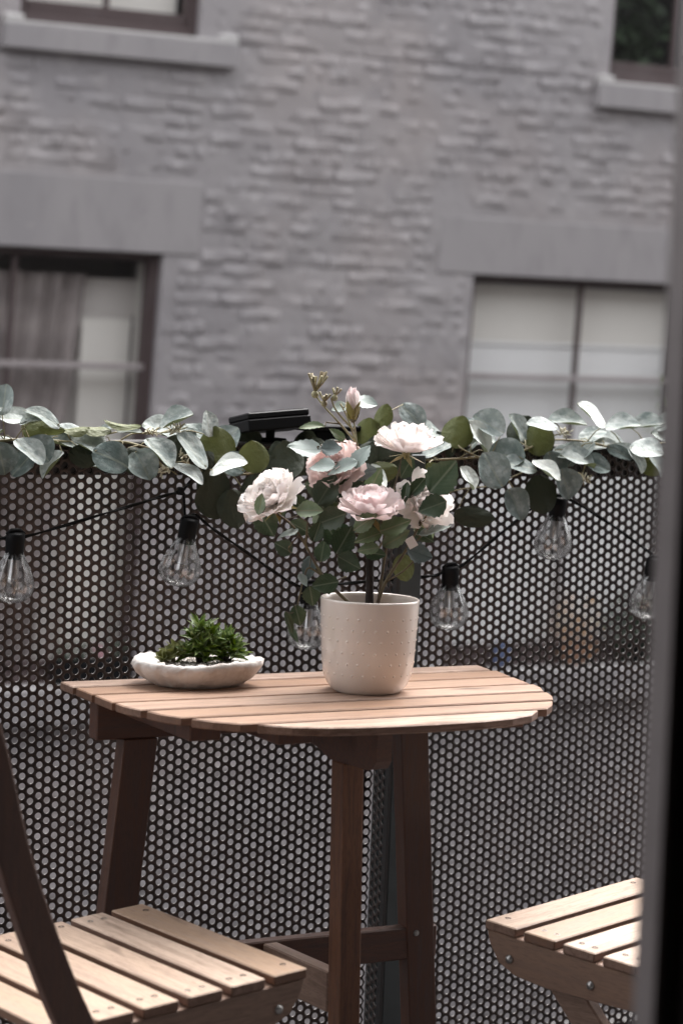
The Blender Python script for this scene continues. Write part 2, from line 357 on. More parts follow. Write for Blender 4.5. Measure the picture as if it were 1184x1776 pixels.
GARLAND_VINES = [[(1.1438, 3.2018, 1.024), (1.205, 3.2302, 1.0317), (1.2583, 3.2338, 1.0337), (1.3369, 3.2309, 1.0297), (1.3903, 3.2298, 1.032), (1.4155, 3.2038, 1.0263), (1.4644, 3.21, 1.0137), (1.5062, 3.2086, 0.9929), (1.5579, 3.2082, 0.9872), (1.5925, 3.2017, 0.9895), (1.6708, 3.2054, 1.0069), (1.748, 3.2023, 1.0006), (1.8272, 3.2011, 1.0081), (1.9084, 3.2003, 1.0114), (1.9507, 3.2016, 1.0133), (2.019, 3.2101, 1.0177), (2.066, 3.2089, 1.0254), (2.1335, 3.2387, 1.0407), (2.2, 3.2386, 1.0405), (2.2308, 3.2013, 1.0338), (2.3323, 3.2327, 1.0374), (2.4164, 3.2365, 1.0428)], [(1.3848, 3.2378, 1.0281), (1.4122, 3.2393, 1.0434), (1.4444, 3.2396, 1.0438), (1.4723, 3.23, 1.048)], [(1.4623, 3.2063, 1.0266), (1.5004, 3.2071, 1.0057), (1.5237, 3.2051, 0.9822), (1.5272, 3.2011, 0.9639)], [(1.9137, 3.2047, 0.9548), (1.9521, 3.2001, 0.9659), (2.0108, 3.2102, 0.9706), (2.0628, 3.2094, 0.989), (2.1134, 3.2056, 1.0096), (2.1653, 3.2026, 1.0285)], [(2.2009, 3.2399, 1.0404), (2.1901, 3.2059, 1.0193), (2.1831, 3.2096, 0.9912), (2.1889, 3.2092, 0.9802)], [(1.3386, 3.2351, 1.0295), (1.3736, 3.234, 1.0433), (1.4107, 3.2362, 1.0494)], [(1.9836, 3.2042, 1.0152), (1.9495, 3.2009, 1.0286), (1.9578, 3.2327, 1.0384)], [(1.5581, 3.2088, 0.9889), (1.5735, 3.1995, 0.964), (1.565, 3.1996, 0.9384)], [(1.81, 3.2065, 1.0077), (1.8032, 3.2324, 1.0324), (1.8136, 3.2354, 1.0633)], [(1.416, 3.2047, 1.0238), (1.4387, 3.2031, 1.0056), (1.4564, 3.211, 0.9926)], [(2.0241, 3.2013, 1.0184), (2.0383, 3.204, 0.982), (2.0595, 3.2014, 0.955)], [(2.1105, 3.2366, 1.0351), (2.1399, 3.2323, 1.0495), (2.1602, 3.2333, 1.0524)]]
GARLAND_STALKS = [((1.2048, 3.2243, 1.0699), (1.2142, 3.235, 1.0318)), ((1.2497, 3.2246, 1.0604), (1.229, 3.235, 1.0324)), ((1.2273, 3.2099, 1.0568), (1.2513, 3.235, 1.0333)), ((1.2802, 3.1963, 1.058), (1.2701, 3.235, 1.0331)), ((1.2603, 3.2201, 1.0501), (1.2814, 3.235, 1.0325)), ((1.202, 3.2368, 1.0368), (1.2142, 3.235, 1.0318)), ((1.2104, 3.1805, 1.034), (1.2513, 3.235, 1.0333)), ((1.2352, 3.192, 1.0369), (1.2701, 3.235, 1.0331)), ((1.3177, 3.2173, 1.0253), (1.3042, 3.235, 1.0313)), ((1.3521, 3.1956, 1.0219), (1.3462, 3.235, 1.0298)), ((1.3198, 3.1569, 1.0226), (1.3836, 3.235, 1.0282)), ((1.3866, 3.1692, 1.0211), (1.4261, 3.205, 1.0159)), ((1.3954, 3.148, 1.0395), (1.4423, 3.205, 1.0193)), ((1.2911, 3.2113, 1.0484), (1.3156, 3.235, 1.0307)), ((1.362, 3.206, 1.0482), (1.3588, 3.235, 1.0373)), ((1.3977, 3.1833, 1.0538), (1.3946, 3.235, 1.0468)), ((1.3764, 3.209, 1.0478), (1.405, 3.235, 1.0486)), ((1.4467, 3.2194, 1.053), (1.4746, 3.235, 1.0478)), ((1.4733, 3.2243, 1.0513), (1.4746, 3.235, 1.0478)), ((1.4955, 3.1617, 1.0015), (1.4886, 3.205, 1.0118)), ((1.523, 3.2091, 1.0433), (1.4746, 3.235, 1.0478)), ((1.536, 3.1965, 1.0021), (1.5267, 3.205, 0.9907)), ((1.4474, 3.1631, 1.0072), (1.4924, 3.205, 0.9992)), ((1.4984, 3.1539, 0.9971), (1.5489, 3.205, 0.9883)), ((1.5349, 3.1967, 0.9486), (1.5275, 3.205, 0.9689)), ((1.5174, 3.1999, 0.9742), (1.529, 3.205, 0.9636)), ((1.5465, 3.1817, 0.9642), (1.5677, 3.205, 0.9379)), ((1.5834, 3.173, 0.9936), (1.605, 3.205, 0.9918)), ((1.632, 3.158, 0.9857), (1.6486, 3.205, 1.0018)), ((1.7947, 3.2328, 1.0176), (1.8071, 3.235, 1.0411)), ((1.8131, 3.2216, 1.0582), (1.8134, 3.235, 1.0634)), ((1.8616, 3.2349, 1.0941), (1.8134, 3.235, 1.0634)), ((1.7703, 3.1788, 0.9895), (1.8064, 3.205, 1.0057)), ((1.8326, 3.2098, 1.006), (1.8643, 3.205, 1.0092)), ((1.7527, 3.1859, 0.9985), (1.7835, 3.205, 1.0036)), ((1.9411, 3.213, 1.0312), (1.9592, 3.235, 1.0382)), ((1.9963, 3.2027, 1.0246), (1.9703, 3.205, 1.0208)), ((2.0269, 3.2062, 1.0544), (2.0067, 3.205, 1.0173)), ((2.0829, 3.2293, 1.0427), (2.0703, 3.205, 1.0281)), ((2.0963, 3.2126, 1.0205), (2.1186, 3.235, 1.0392)), ((2.1127, 3.1858, 1.0644), (2.1324, 3.235, 1.0453)), ((2.1361, 3.2392, 1.0735), (2.1613, 3.235, 1.0523)), ((2.1988, 3.1789, 1.0682), (2.2056, 3.235, 1.0394)), ((2.2504, 3.2432, 1.0618), (2.2558, 3.205, 1.0351)), ((2.2879, 3.2349, 1.0652), (2.3225, 3.235, 1.0365)), ((2.2031, 3.227, 1.0339), (2.2172, 3.205, 1.0361)), ((2.2459, 3.1683, 1.0358), (2.3225, 3.235, 1.0365)), ((2.2488, 3.1704, 1.0354), (2.2783, 3.205, 1.0366)), ((2.1661, 3.1558, 1.0078), (2.1854, 3.205, 1.0074)), ((2.1638, 3.1738, 1.0135), (2.1868, 3.205, 1.0114)), ((1.9928, 3.149, 0.9754), (2.0318, 3.205, 1.0026)), ((2.0611, 3.1608, 1.0015), (2.0675, 3.205, 0.9922)), ((2.059, 3.1654, 1.0106), (2.1054, 3.205, 1.0067)), ((2.1127, 3.1643, 0.999), (2.1826, 3.205, 0.9868)), ((2.0759, 3.1741, 0.9866), (2.0618, 3.205, 0.9547)), ((2.0169, 3.1647, 0.9665), (2.0618, 3.205, 0.9547)), ((1.9455, 3.2043, 0.925), (1.97, 3.205, 0.9671)), ((1.9321, 3.1313, 0.9729), (1.97, 3.205, 0.9671)), ((2.3586, 3.1937, 1.0379), (2.3686, 3.235, 1.0397)), ((2.3398, 3.2352, 1.0623), (2.3686, 3.235, 1.0397)), ((1.1654, 3.2223, 1.0574), (1.1994, 3.235, 1.0301)), ((1.1624, 3.2262, 1.0335), (1.1848, 3.235, 1.0274)), ((2.2142, 3.1863, 1.0344), (2.2446, 3.205, 1.0343)), ((2.2901, 3.1742, 1.0259), (2.3455, 3.235, 1.0381)), ((1.6245, 3.1747, 0.9783), (1.6267, 3.205, 0.9968)), ((1.6915, 3.2487, 1.0128), (1.6817, 3.205, 1.006)), ((1.7706, 3.2547, 1.0081), (1.7381, 3.205, 1.0013)), ((1.9507, 3.2337, 1.0158), (1.9592, 3.235, 1.0382)), ((1.7477, 3.1835, 0.9983), (1.7608, 3.205, 1.0015)), ((1.6822, 3.1688, 0.9883), (1.7154, 3.205, 1.0032)), ((1.575, 3.1713, 0.9436), (1.5762, 3.205, 0.9636)), ((1.8306, 3.1917, 0.9838), (1.8526, 3.205, 1.0088)), ((1.8597, 3.1545, 1.005), (1.9112, 3.205, 1.0111)), ((1.1862, 3.2419, 1.0095), (1.1921, 3.235, 1.0288)), ((1.1891, 3.1959, 1.0281), (1.2068, 3.235, 1.0315)), ((1.2366, 3.1869, 1.0166), (1.2364, 3.235, 1.0327)), ((1.297, 3.2486, 1.0531), (1.2701, 3.235, 1.0331)), ((1.2824, 3.188, 1.0172), (1.2928, 3.235, 1.0319)), ((1.3402, 3.237, 1.0382), (1.3156, 3.235, 1.0307)), ((1.3033, 3.2097, 1.0172), (1.3386, 3.235, 1.0295)), ((1.3514, 3.2492, 1.023), (1.3639, 3.235, 1.0393)), ((1.3732, 3.1743, 1.0013), (1.3836, 3.235, 1.0282)), ((1.3782, 3.2012, 1.0148), (1.4056, 3.205, 1.0283)), ((1.3991, 3.2044, 1.0141), (1.4295, 3.205, 1.0133)), ((1.4843, 3.2462, 1.0452), (1.4562, 3.235, 1.0456)), ((1.4696, 3.1948, 1.0403), (1.4671, 3.205, 1.0237)), ((1.5015, 3.2554, 1.055), (1.4746, 3.235, 1.0478)), ((1.5325, 3.1943, 0.986), (1.5267, 3.205, 0.9907)), ((1.5583, 3.2556, 1.0141), (1.5563, 3.205, 0.9892)), ((1.5652, 3.1815, 0.9942), (1.5563, 3.205, 0.9892)), ((1.6159, 3.2501, 1.0144), (1.5888, 3.205, 0.989)), ((1.6132, 3.1974, 1.0129), (1.6267, 3.205, 0.9968)), ((1.6336, 3.1804, 0.9983), (1.6376, 3.205, 0.9993)), ((1.6462, 3.2015, 1.0181), (1.6705, 3.205, 1.0069)), ((1.698, 3.1847, 0.994), (1.7042, 3.205, 1.0041)), ((1.6998, 3.1987, 1.0174), (1.7267, 3.205, 1.0023)), ((1.7521, 3.1687, 1.0093), (1.7495, 3.205, 1.0004)), ((1.7569, 3.1903, 0.9979), (1.7835, 3.205, 1.0036)), ((1.7837, 3.2045, 1.0276), (1.797, 3.205, 1.0227)), ((1.8371, 3.179, 1.0), (1.841, 3.205, 1.0083)), ((1.8624, 3.1934, 1.0089), (1.8643, 3.205, 1.0092)), ((1.94, 3.2432, 1.0447), (1.9592, 3.235, 1.0382)), ((1.885, 3.2045, 1.0149), (1.9112, 3.205, 1.0111)), ((1.9511, 3.2544, 1.0456), (1.9592, 3.235, 1.0382)), ((1.9741, 3.2474, 1.0201), (1.9612, 3.205, 1.0246)), ((1.9971, 3.2644, 1.0559), (1.9703, 3.205, 1.0208)), ((2.0468, 3.1767, 1.0148), (2.0362, 3.205, 1.0213)), ((2.0738, 3.251, 1.0369), (2.0771, 3.205, 1.0305)), ((2.13, 3.2416, 1.0479), (2.1095, 3.235, 1.0352)), ((2.1102, 3.1991, 1.0227), (2.1207, 3.205, 1.0123)), ((2.1317, 3.2165, 1.0267), (2.1514, 3.205, 1.023)), ((2.1807, 3.1824, 1.0409), (2.1669, 3.205, 1.0284)), ((2.2047, 3.2521, 1.0429), (2.2137, 3.235, 1.0382)), ((2.2801, 3.2386, 1.0257), (2.2334, 3.205, 1.0336)), ((2.2755, 3.1737, 1.0228), (2.267, 3.205, 1.0359)), ((2.3072, 3.1809, 1.0323), (2.3225, 3.235, 1.0365)), ((2.3259, 3.1858, 1.0311), (2.334, 3.235, 1.0373)), ((2.3845, 3.2637, 1.0281), (2.3802, 3.235, 1.0405))]
ROSE_LEAVES = [
(1.576,2.992,1.070,-0.90,0.42,-0.10,-0.32,-0.49,0.81,0.0372,0.0163,'g'),
(1.607,2.974,1.060,-0.69,0.48,0.54,-0.07,-0.78,0.62,0.0275,0.0168,'g'),
(1.557,2.976,1.039,-0.96,0.27,0.08,-0.09,-0.58,0.81,0.0494,0.0374,'p'),
(1.579,2.936,1.042,0.86,-0.51,0.04,-0.44,-0.70,0.56,0.0303,0.0257,'b'),
(1.574,2.953,1.016,-0.74,0.65,-0.19,-0.50,-0.33,0.80,0.0378,0.0312,'p'),
(1.599,2.940,1.015,-0.74,0.51,-0.45,-0.61,-0.23,0.76,0.0467,0.0315,'p'),
(1.623,2.929,1.033,0.55,-0.02,0.84,-0.80,-0.31,0.52,0.0390,0.0317,'p'),
(1.614,2.984,1.097,-0.87,0.33,-0.37,-0.49,-0.54,0.68,0.0228,0.0211,'p'),
(1.642,2.959,1.106,0.90,-0.40,-0.18,-0.11,-0.60,0.79,0.0356,0.0301,'p'),
(1.584,2.956,0.983,0.53,-0.05,0.84,-0.47,-0.85,0.24,0.0502,0.0370,'k'),
(1.623,2.958,0.985,0.81,-0.44,0.38,-0.55,-0.81,0.23,0.0420,0.0295,'k'),
(1.540,2.921,0.958,0.74,-0.67,0.05,-0.60,-0.63,0.49,0.0390,0.0261,'g'),
(1.584,2.941,0.944,-0.72,0.58,-0.38,-0.67,-0.73,0.17,0.0440,0.0341,'k'),
(1.558,2.931,0.928,0.25,-0.18,0.95,-0.70,-0.71,0.05,0.0304,0.0230,'k'),
(1.522,2.960,0.903,-0.78,0.41,0.47,-0.36,-0.91,0.21,0.0287,0.0243,'k'),
(1.520,3.010,0.932,0.51,-0.16,-0.84,-0.33,-0.94,-0.02,0.0425,0.0356,'k'),
(1.481,2.954,0.964,0.18,0.06,0.98,-0.73,-0.66,0.18,0.0301,0.0168,'g'),
(1.523,2.950,0.923,-0.85,0.29,-0.44,-0.51,-0.21,0.84,0.0320,0.0175,'p'),
(1.553,2.941,0.876,-0.15,0.00,-0.99,-0.62,-0.78,0.09,0.0367,0.0210,'b'),
(1.541,2.935,0.860,0.32,-0.50,-0.80,0.07,-0.83,0.55,0.0212,0.0145,'p'),
(1.563,2.911,0.857,-0.92,0.35,-0.20,-0.38,-0.90,0.19,0.0383,0.0286,'k'),
(1.551,2.927,0.839,0.24,0.01,-0.97,-0.36,-0.93,-0.10,0.0292,0.0255,'k'),
(1.535,2.934,0.811,0.28,-0.09,-0.95,-0.37,-0.93,-0.02,0.0304,0.0239,'k'),
(1.520,2.930,0.802,0.40,-0.03,-0.92,-0.08,-1.00,-0.00,0.0342,0.0118,'k'),
(1.529,2.935,0.786,0.33,-0.48,-0.81,-0.25,-0.87,0.41,0.0276,0.0101,'k'),
(1.615,2.956,0.913,0.53,0.03,0.85,-0.44,-0.85,0.30,0.0462,0.0356,'k'),
(1.611,2.933,0.884,0.84,-0.28,-0.47,-0.26,-0.96,0.11,0.0376,0.0308,'k'),
(1.607,2.883,0.945,0.62,-0.50,0.61,-0.74,-0.63,0.24,0.0402,0.0252,'g'),
(1.613,2.884,0.924,-0.86,0.35,-0.37,-0.50,-0.72,0.49,0.0413,0.0227,'g'),
(1.610,2.878,0.908,-0.88,0.43,-0.21,-0.48,-0.73,0.49,0.0316,0.0192,'g'),
(1.643,2.863,0.941,0.92,-0.20,0.35,-0.34,-0.85,0.40,0.0472,0.0278,'g'),
(1.650,2.870,0.923,0.67,-0.51,0.54,-0.72,-0.59,0.35,0.0434,0.0262,'g'),
(1.643,2.917,0.898,0.80,-0.59,-0.12,-0.55,-0.79,0.27,0.0323,0.0212,'k'),
(1.711,2.855,1.010,0.47,-0.40,0.79,-0.63,-0.77,-0.02,0.0583,0.0463,'k'),
(1.693,2.850,0.969,-0.87,0.33,-0.37,-0.41,-0.89,0.20,0.0414,0.0334,'k'),
(1.684,2.880,0.992,-0.53,0.31,-0.79,-0.58,-0.81,0.07,0.0368,0.0192,'k'),
(1.712,2.871,0.933,0.74,-0.61,0.29,-0.51,-0.23,0.83,0.0474,0.0211,'p'),
(1.692,2.879,0.901,0.89,-0.32,-0.31,-0.20,-0.91,0.35,0.0389,0.0306,'b'),
(1.671,2.887,0.984,-0.23,-0.14,-0.96,-0.59,-0.77,0.25,0.0323,0.0129,'k'),
(1.713,2.904,0.923,0.63,-0.64,-0.44,-0.55,-0.76,0.34,0.0332,0.0197,'k'),
(1.557,2.992,0.963,-0.74,0.28,0.62,-0.31,-0.95,0.05,0.0327,0.0243,'k'),
(1.537,3.014,0.954,-0.40,0.04,0.92,-0.32,-0.94,-0.10,0.0382,0.0244,'k'),
(1.609,2.983,0.920,-0.48,0.24,0.85,-0.44,-0.90,0.01,0.0375,0.0292,'k'),
(1.598,2.987,0.895,0.18,0.05,0.98,-0.47,-0.87,0.13,0.0325,0.0243,'k'),
(1.653,2.974,0.965,-0.04,0.21,-0.98,-0.50,-0.85,-0.16,0.0419,0.0325,'k'),
(1.689,2.955,0.967,0.69,-0.49,0.54,-0.58,-0.81,0.00,0.0411,0.0293,'k'),
(1.561,2.987,0.928,0.85,-0.25,-0.47,-0.30,-0.95,-0.03,0.0331,0.0242,'k'),
(1.647,2.919,0.946,0.11,0.29,0.95,-0.46,-0.83,0.31,0.0330,0.0241,'k'),
(1.707,2.949,1.016,0.53,0.01,0.85,-0.38,-0.89,0.25,0.0365,0.0244,'k'),
(1.620,2.982,0.973,-0.11,0.24,0.96,-0.49,-0.86,0.16,0.0375,0.0276,'k'),
(1.625,2.979,0.920,-0.43,0.09,0.90,-0.13,-0.99,0.04,0.0346,0.0311,'k'),
(1.641,2.954,1.009,0.76,-0.60,0.25,-0.64,-0.73,0.22,0.0384,0.0269,'b'),
(1.591,2.998,0.983,-0.83,0.47,0.30,-0.43,-0.88,0.20,0.0371,0.0318,'k'),
(1.713,2.932,0.977,-0.28,0.26,0.93,-0.21,-0.96,0.20,0.0419,0.0249,'k'),
(1.685,2.936,0.929,-0.24,0.35,0.91,-0.36,-0.90,0.25,0.0393,0.0244,'k'),
(1.736,2.924,0.960,0.78,-0.33,-0.54,-0.23,-0.94,0.24,0.0411,0.0326,'g'),
(1.610,2.980,0.954,-0.89,0.26,0.36,-0.22,-0.96,0.16,0.0395,0.0261,'b'),
(1.606,2.977,0.961,-0.46,-0.03,-0.89,-0.73,-0.56,0.39,0.0387,0.0264,'k'),
(1.626,2.963,0.991,0.67,-0.56,-0.49,-0.43,-0.83,0.36,0.0330,0.0260,'b'),
(1.606,2.969,0.949,-0.63,0.32,-0.70,-0.70,-0.62,0.35,0.0433,0.0271,'g'),
(1.642,2.957,0.933,0.39,-0.46,-0.80,-0.45,-0.85,0.27,0.0393,0.0317,'b'),
(1.591,2.977,0.943,0.68,-0.24,0.69,-0.66,-0.60,0.45,0.0328,0.0330,'g'),
(1.659,2.953,0.998,0.32,-0.18,0.93,-0.74,-0.66,0.13,0.0393,0.0260,'g'),
(1.693,2.922,0.982,0.49,-0.27,0.83,-0.73,-0.65,0.22,0.0433,0.0241,'k'),
(1.728,2.930,0.932,0.62,-0.16,-0.77,-0.14,-0.99,0.09,0.0428,0.0320,'g'),
(1.593,2.976,0.954,0.42,-0.47,-0.78,-0.22,-0.88,0.42,0.0384,0.0295,'k'),
]
ROSE_STEMS = [[(1.6478, 2.9352, 0.8131), (1.6487, 2.9384, 0.8549), (1.6471, 2.9371, 0.8941), (1.6476, 2.9331, 0.9163)], [(1.6476, 2.9327, 0.9123), (1.6484, 2.9472, 0.9515), (1.64, 2.9553, 0.9913), (1.6359, 2.9604, 1.0234), (1.6317, 2.9651, 1.0513), (1.6226, 2.9729, 1.0831), (1.6135, 2.9796, 1.1029)], [(1.6317, 2.9651, 1.0513), (1.6098, 2.9795, 1.0786), (1.5936, 2.99, 1.098), (1.5823, 2.9976, 1.1144)], [(1.629, 2.9681, 1.0673), (1.6085, 2.9815, 1.093), (1.6021, 2.9865, 1.1104)], [(1.6373, 2.9596, 1.0234), (1.6283, 2.9556, 1.0519), (1.6249, 2.9601, 1.0814)], [(1.64, 2.9553, 0.9913), (1.6325, 2.9509, 1.024), (1.6311, 2.9534, 1.044)], [(1.649, 2.932, 0.9124), (1.6711, 2.9356, 0.9605), (1.6876, 2.9416, 1.0006), (1.6942, 2.941, 1.0332)], [(1.6476, 2.9327, 0.9123), (1.6153, 2.9552, 0.9671), (1.613, 2.9702, 0.9942)], [(1.6364, 2.9147, 0.8981), (1.6239, 2.9009, 0.9237), (1.6296, 2.9, 0.9477)], [(1.6392, 2.9132, 0.8982), (1.6414, 2.8911, 0.9204), (1.6331, 2.8871, 0.9528)], [(1.6254, 2.9249, 0.8165), (1.5886, 2.9128, 0.8413), (1.5677, 2.9264, 0.8658), (1.5504, 2.9389, 0.9007), (1.533, 2.9511, 0.9316), (1.5166, 2.9731, 0.9498), (1.5085, 2.9896, 0.958)], [(1.5677, 2.9264, 0.8658), (1.551, 2.9365, 0.8769), (1.5453, 2.9385, 0.8648), (1.5397, 2.9394, 0.8408), (1.5354, 2.9396, 0.8168)], [(1.5504, 2.9389, 0.9007), (1.54, 2.9463, 0.9201), (1.5259, 2.9525, 0.9036)], [(1.5469, 2.9415, 0.9085), (1.5399, 2.9255, 0.9419)], [(1.6549, 2.9315, 0.815), (1.663, 2.9194, 0.8568), (1.6808, 2.902, 0.8989), (1.6914, 2.8878, 0.9324), (1.7007, 2.8853, 0.9607)], [(1.663, 2.9194, 0.8568), (1.6807, 2.9, 0.8749), (1.6963, 2.8931, 0.8931)], [(1.6578, 2.9301, 0.8167), (1.6637, 2.9311, 0.8636), (1.6646, 2.9228, 0.905), (1.6519, 2.8862, 0.9288)], [(1.6808, 2.902, 0.8989), (1.7005, 2.8825, 0.9288)], [(1.6914, 2.8878, 0.9324), (1.6975, 2.8643, 0.9625), (1.7081, 2.8611, 0.9907)], [(1.6153, 2.9552, 0.9671), (1.5893, 2.9586, 0.9749)], [(1.6359, 2.9611, 1.0314), (1.6036, 2.9551, 1.0235), (1.5813, 2.9555, 1.0193)], [(1.6317, 2.9648, 1.0473), (1.6062, 2.9789, 1.0502), (1.5755, 2.9721, 1.0423)], [(1.6134, 2.9772, 1.0747), (1.5956, 2.987, 1.0763)], [(1.649, 2.9323, 0.9164), (1.6305, 2.9544, 0.9226), (1.6198, 2.9584, 0.902)], [(1.6005, 2.92, 0.8659), (1.5735, 2.9113, 0.8593)]]
ROSE_STALKS = [((1.5923, 2.9839, 1.0721), (1.5956, 2.987, 1.0763)), ((1.6162, 2.9672, 1.0529), (1.6062, 2.9789, 1.0502)), ((1.5806, 2.9695, 1.0366), (1.5755, 2.9721, 1.0423)), ((1.5659, 2.9437, 1.0416), (1.5974, 2.977, 1.048)), ((1.5879, 2.9412, 1.0198), (1.5813, 2.9555, 1.0193)), ((1.6165, 2.9278, 1.0254), (1.6036, 2.9551, 1.0235)), ((1.6119, 2.9289, 1.0163), (1.6321, 2.9516, 1.0297)), ((1.6243, 2.9806, 1.1012), (1.6148, 2.9787, 1.1)), ((1.6255, 2.966, 1.1091), (1.6249, 2.9601, 1.0814)), ((1.5708, 2.9577, 0.9619), (1.5893, 2.9586, 0.9749)), ((1.6056, 2.9677, 0.9767), (1.614, 2.9638, 0.9826)), ((1.5252, 2.9343, 0.9571), (1.5399, 2.9255, 0.9419)), ((1.6001, 2.9288, 0.9527), (1.6004, 2.9571, 0.9716)), ((1.5542, 2.9342, 0.9132), (1.5429, 2.9323, 0.9276)), ((1.5331, 2.9544, 0.8961), (1.5259, 2.9525, 0.9036)), ((1.5088, 3.0132, 0.95), (1.5143, 2.9778, 0.9521)), ((1.4786, 2.9528, 0.9495), (1.5085, 2.9896, 0.958)), ((1.5366, 2.9455, 0.9301), (1.5355, 2.9494, 0.9272)), ((1.5561, 2.9408, 0.8937), (1.551, 2.9365, 0.8769)), ((1.5376, 2.9401, 0.869), (1.5445, 2.9386, 0.8614)), ((1.581, 2.9042, 0.861), (1.5737, 2.9225, 0.8588)), ((1.5478, 2.927, 0.8529), (1.5397, 2.9394, 0.8408)), ((1.5308, 2.935, 0.8257), (1.5354, 2.9396, 0.8168)), ((1.5132, 2.9301, 0.8181), (1.5354, 2.9396, 0.8168)), ((1.5242, 2.9414, 0.7967), (1.5354, 2.9396, 0.8168)), ((1.6023, 2.9558, 0.8932), (1.6229, 2.9572, 0.9079)), ((1.5948, 2.9385, 0.8933), (1.6198, 2.9584, 0.902)), ((1.5945, 2.8935, 0.9323), (1.6337, 2.9424, 0.9358)), ((1.6306, 2.877, 0.9314), (1.6438, 2.9386, 0.9181)), ((1.6241, 2.8716, 0.9118), (1.6328, 2.9108, 0.9054)), ((1.6214, 2.8681, 0.9324), (1.6519, 2.8862, 0.9288)), ((1.6354, 2.8806, 0.9116), (1.6537, 2.8914, 0.9255)), ((1.6301, 2.9263, 0.8998), (1.6392, 2.9132, 0.8982)), ((1.6976, 2.8671, 0.9873), (1.7081, 2.8611, 0.9907)), ((1.7114, 2.8433, 0.9769), (1.7005, 2.8634, 0.9705)), ((1.6938, 2.8743, 1.0069), (1.7051, 2.862, 0.9826)), ((1.6946, 2.8854, 0.9262), (1.7005, 2.8825, 0.9288)), ((1.6742, 2.8855, 0.9072), (1.6963, 2.8931, 0.8931)), ((1.6744, 2.8888, 0.9994), (1.6805, 2.939, 0.9834)), ((1.7027, 2.9143, 0.9298), (1.6977, 2.8853, 0.9245)), ((1.5694, 2.9875, 0.9525), (1.5237, 2.9637, 0.942)), ((1.5446, 3.013, 0.9367), (1.5143, 2.9778, 0.9521)), ((1.6181, 2.9784, 0.9042), (1.6229, 2.9572, 0.9079)), ((1.5955, 2.9857, 0.8794), (1.5553, 2.9353, 0.8907)), ((1.6543, 2.9699, 0.9859), (1.6448, 2.9507, 0.9686)), ((1.6751, 2.9649, 0.956), (1.6758, 2.9373, 0.9719)), ((1.5468, 2.9912, 0.9359), (1.5355, 2.9494, 0.9272)), ((1.6449, 2.9143, 0.9302), (1.6343, 2.8877, 0.9482)), ((1.6976, 2.9492, 1.0009), (1.6914, 2.9412, 1.0192)), ((1.6221, 2.9771, 0.955), (1.6041, 2.9567, 0.9704)), ((1.6322, 2.9777, 0.9042), (1.6259, 2.9561, 0.9137)), ((1.6265, 2.965, 1.0041), (1.6357, 2.9528, 1.01)), ((1.6065, 2.9896, 0.9779), (1.5893, 2.9586, 0.9749)), ((1.719, 2.9268, 0.958), (1.7007, 2.8853, 0.9607)), ((1.6896, 2.9295, 0.9112), (1.6519, 2.8862, 0.9288)), ((1.7199, 2.9306, 0.971), (1.699, 2.8639, 0.9665)), ((1.6275, 2.9747, 0.9464), (1.6041, 2.9567, 0.9704)), ((1.6153, 2.9774, 0.9778), (1.6004, 2.9571, 0.9716)), ((1.6152, 2.9721, 0.9985), (1.6137, 2.9659, 0.9864)), ((1.6193, 2.9615, 0.9641), (1.6041, 2.9567, 0.9704)), ((1.6348, 2.966, 0.9492), (1.6337, 2.9424, 0.9358)), ((1.5802, 2.9809, 0.9318), (1.5399, 2.9255, 0.9419)), ((1.6525, 2.9567, 0.9797), (1.6389, 2.9547, 0.996)), ((1.6824, 2.9278, 0.9636), (1.6805, 2.939, 0.9834)), ((1.7145, 2.9332, 0.9487), (1.6932, 2.8811, 0.941)), ((1.5848, 2.9847, 0.9685), (1.5893, 2.9586, 0.9749))]
ROSE_FLOWERS = [(1.6956, 2.9302, 1.0501, -0.0408, -0.2374, 0.9706, 0.0468), (1.5111, 2.9779, 0.9702, -0.7224, -0.1968, 0.6628, 0.0479), (1.6227, 2.8938, 0.9642, -0.2213, -0.2373, 0.9459, 0.0476), (1.6089, 2.9741, 1.0125, -0.7465, -0.4857, 0.4548, 0.0436), (1.7062, 2.9002, 0.9699, 0.0419, -0.892, 0.4501, 0.045)]
BUD = [(1.6242, 2.9601, 1.0774), (1.6244, 2.9646, 1.1295)]
DRIED = [(1.5823, 2.9976, 1.1144), (1.5936, 2.9904, 1.102), (1.6064, 2.9842, 1.1106)]
BERRIES = [(1.4195, 3.19, 1.048), (1.4586, 3.19, 1.0527), (1.4451, 3.19, 0.994), (2.1312, 3.19, 1.0564), (2.1726, 3.19, 0.9816), (1.4737, 3.19, 1.0151)]
PTAG = (1.675, 2.8726, 0.9171)
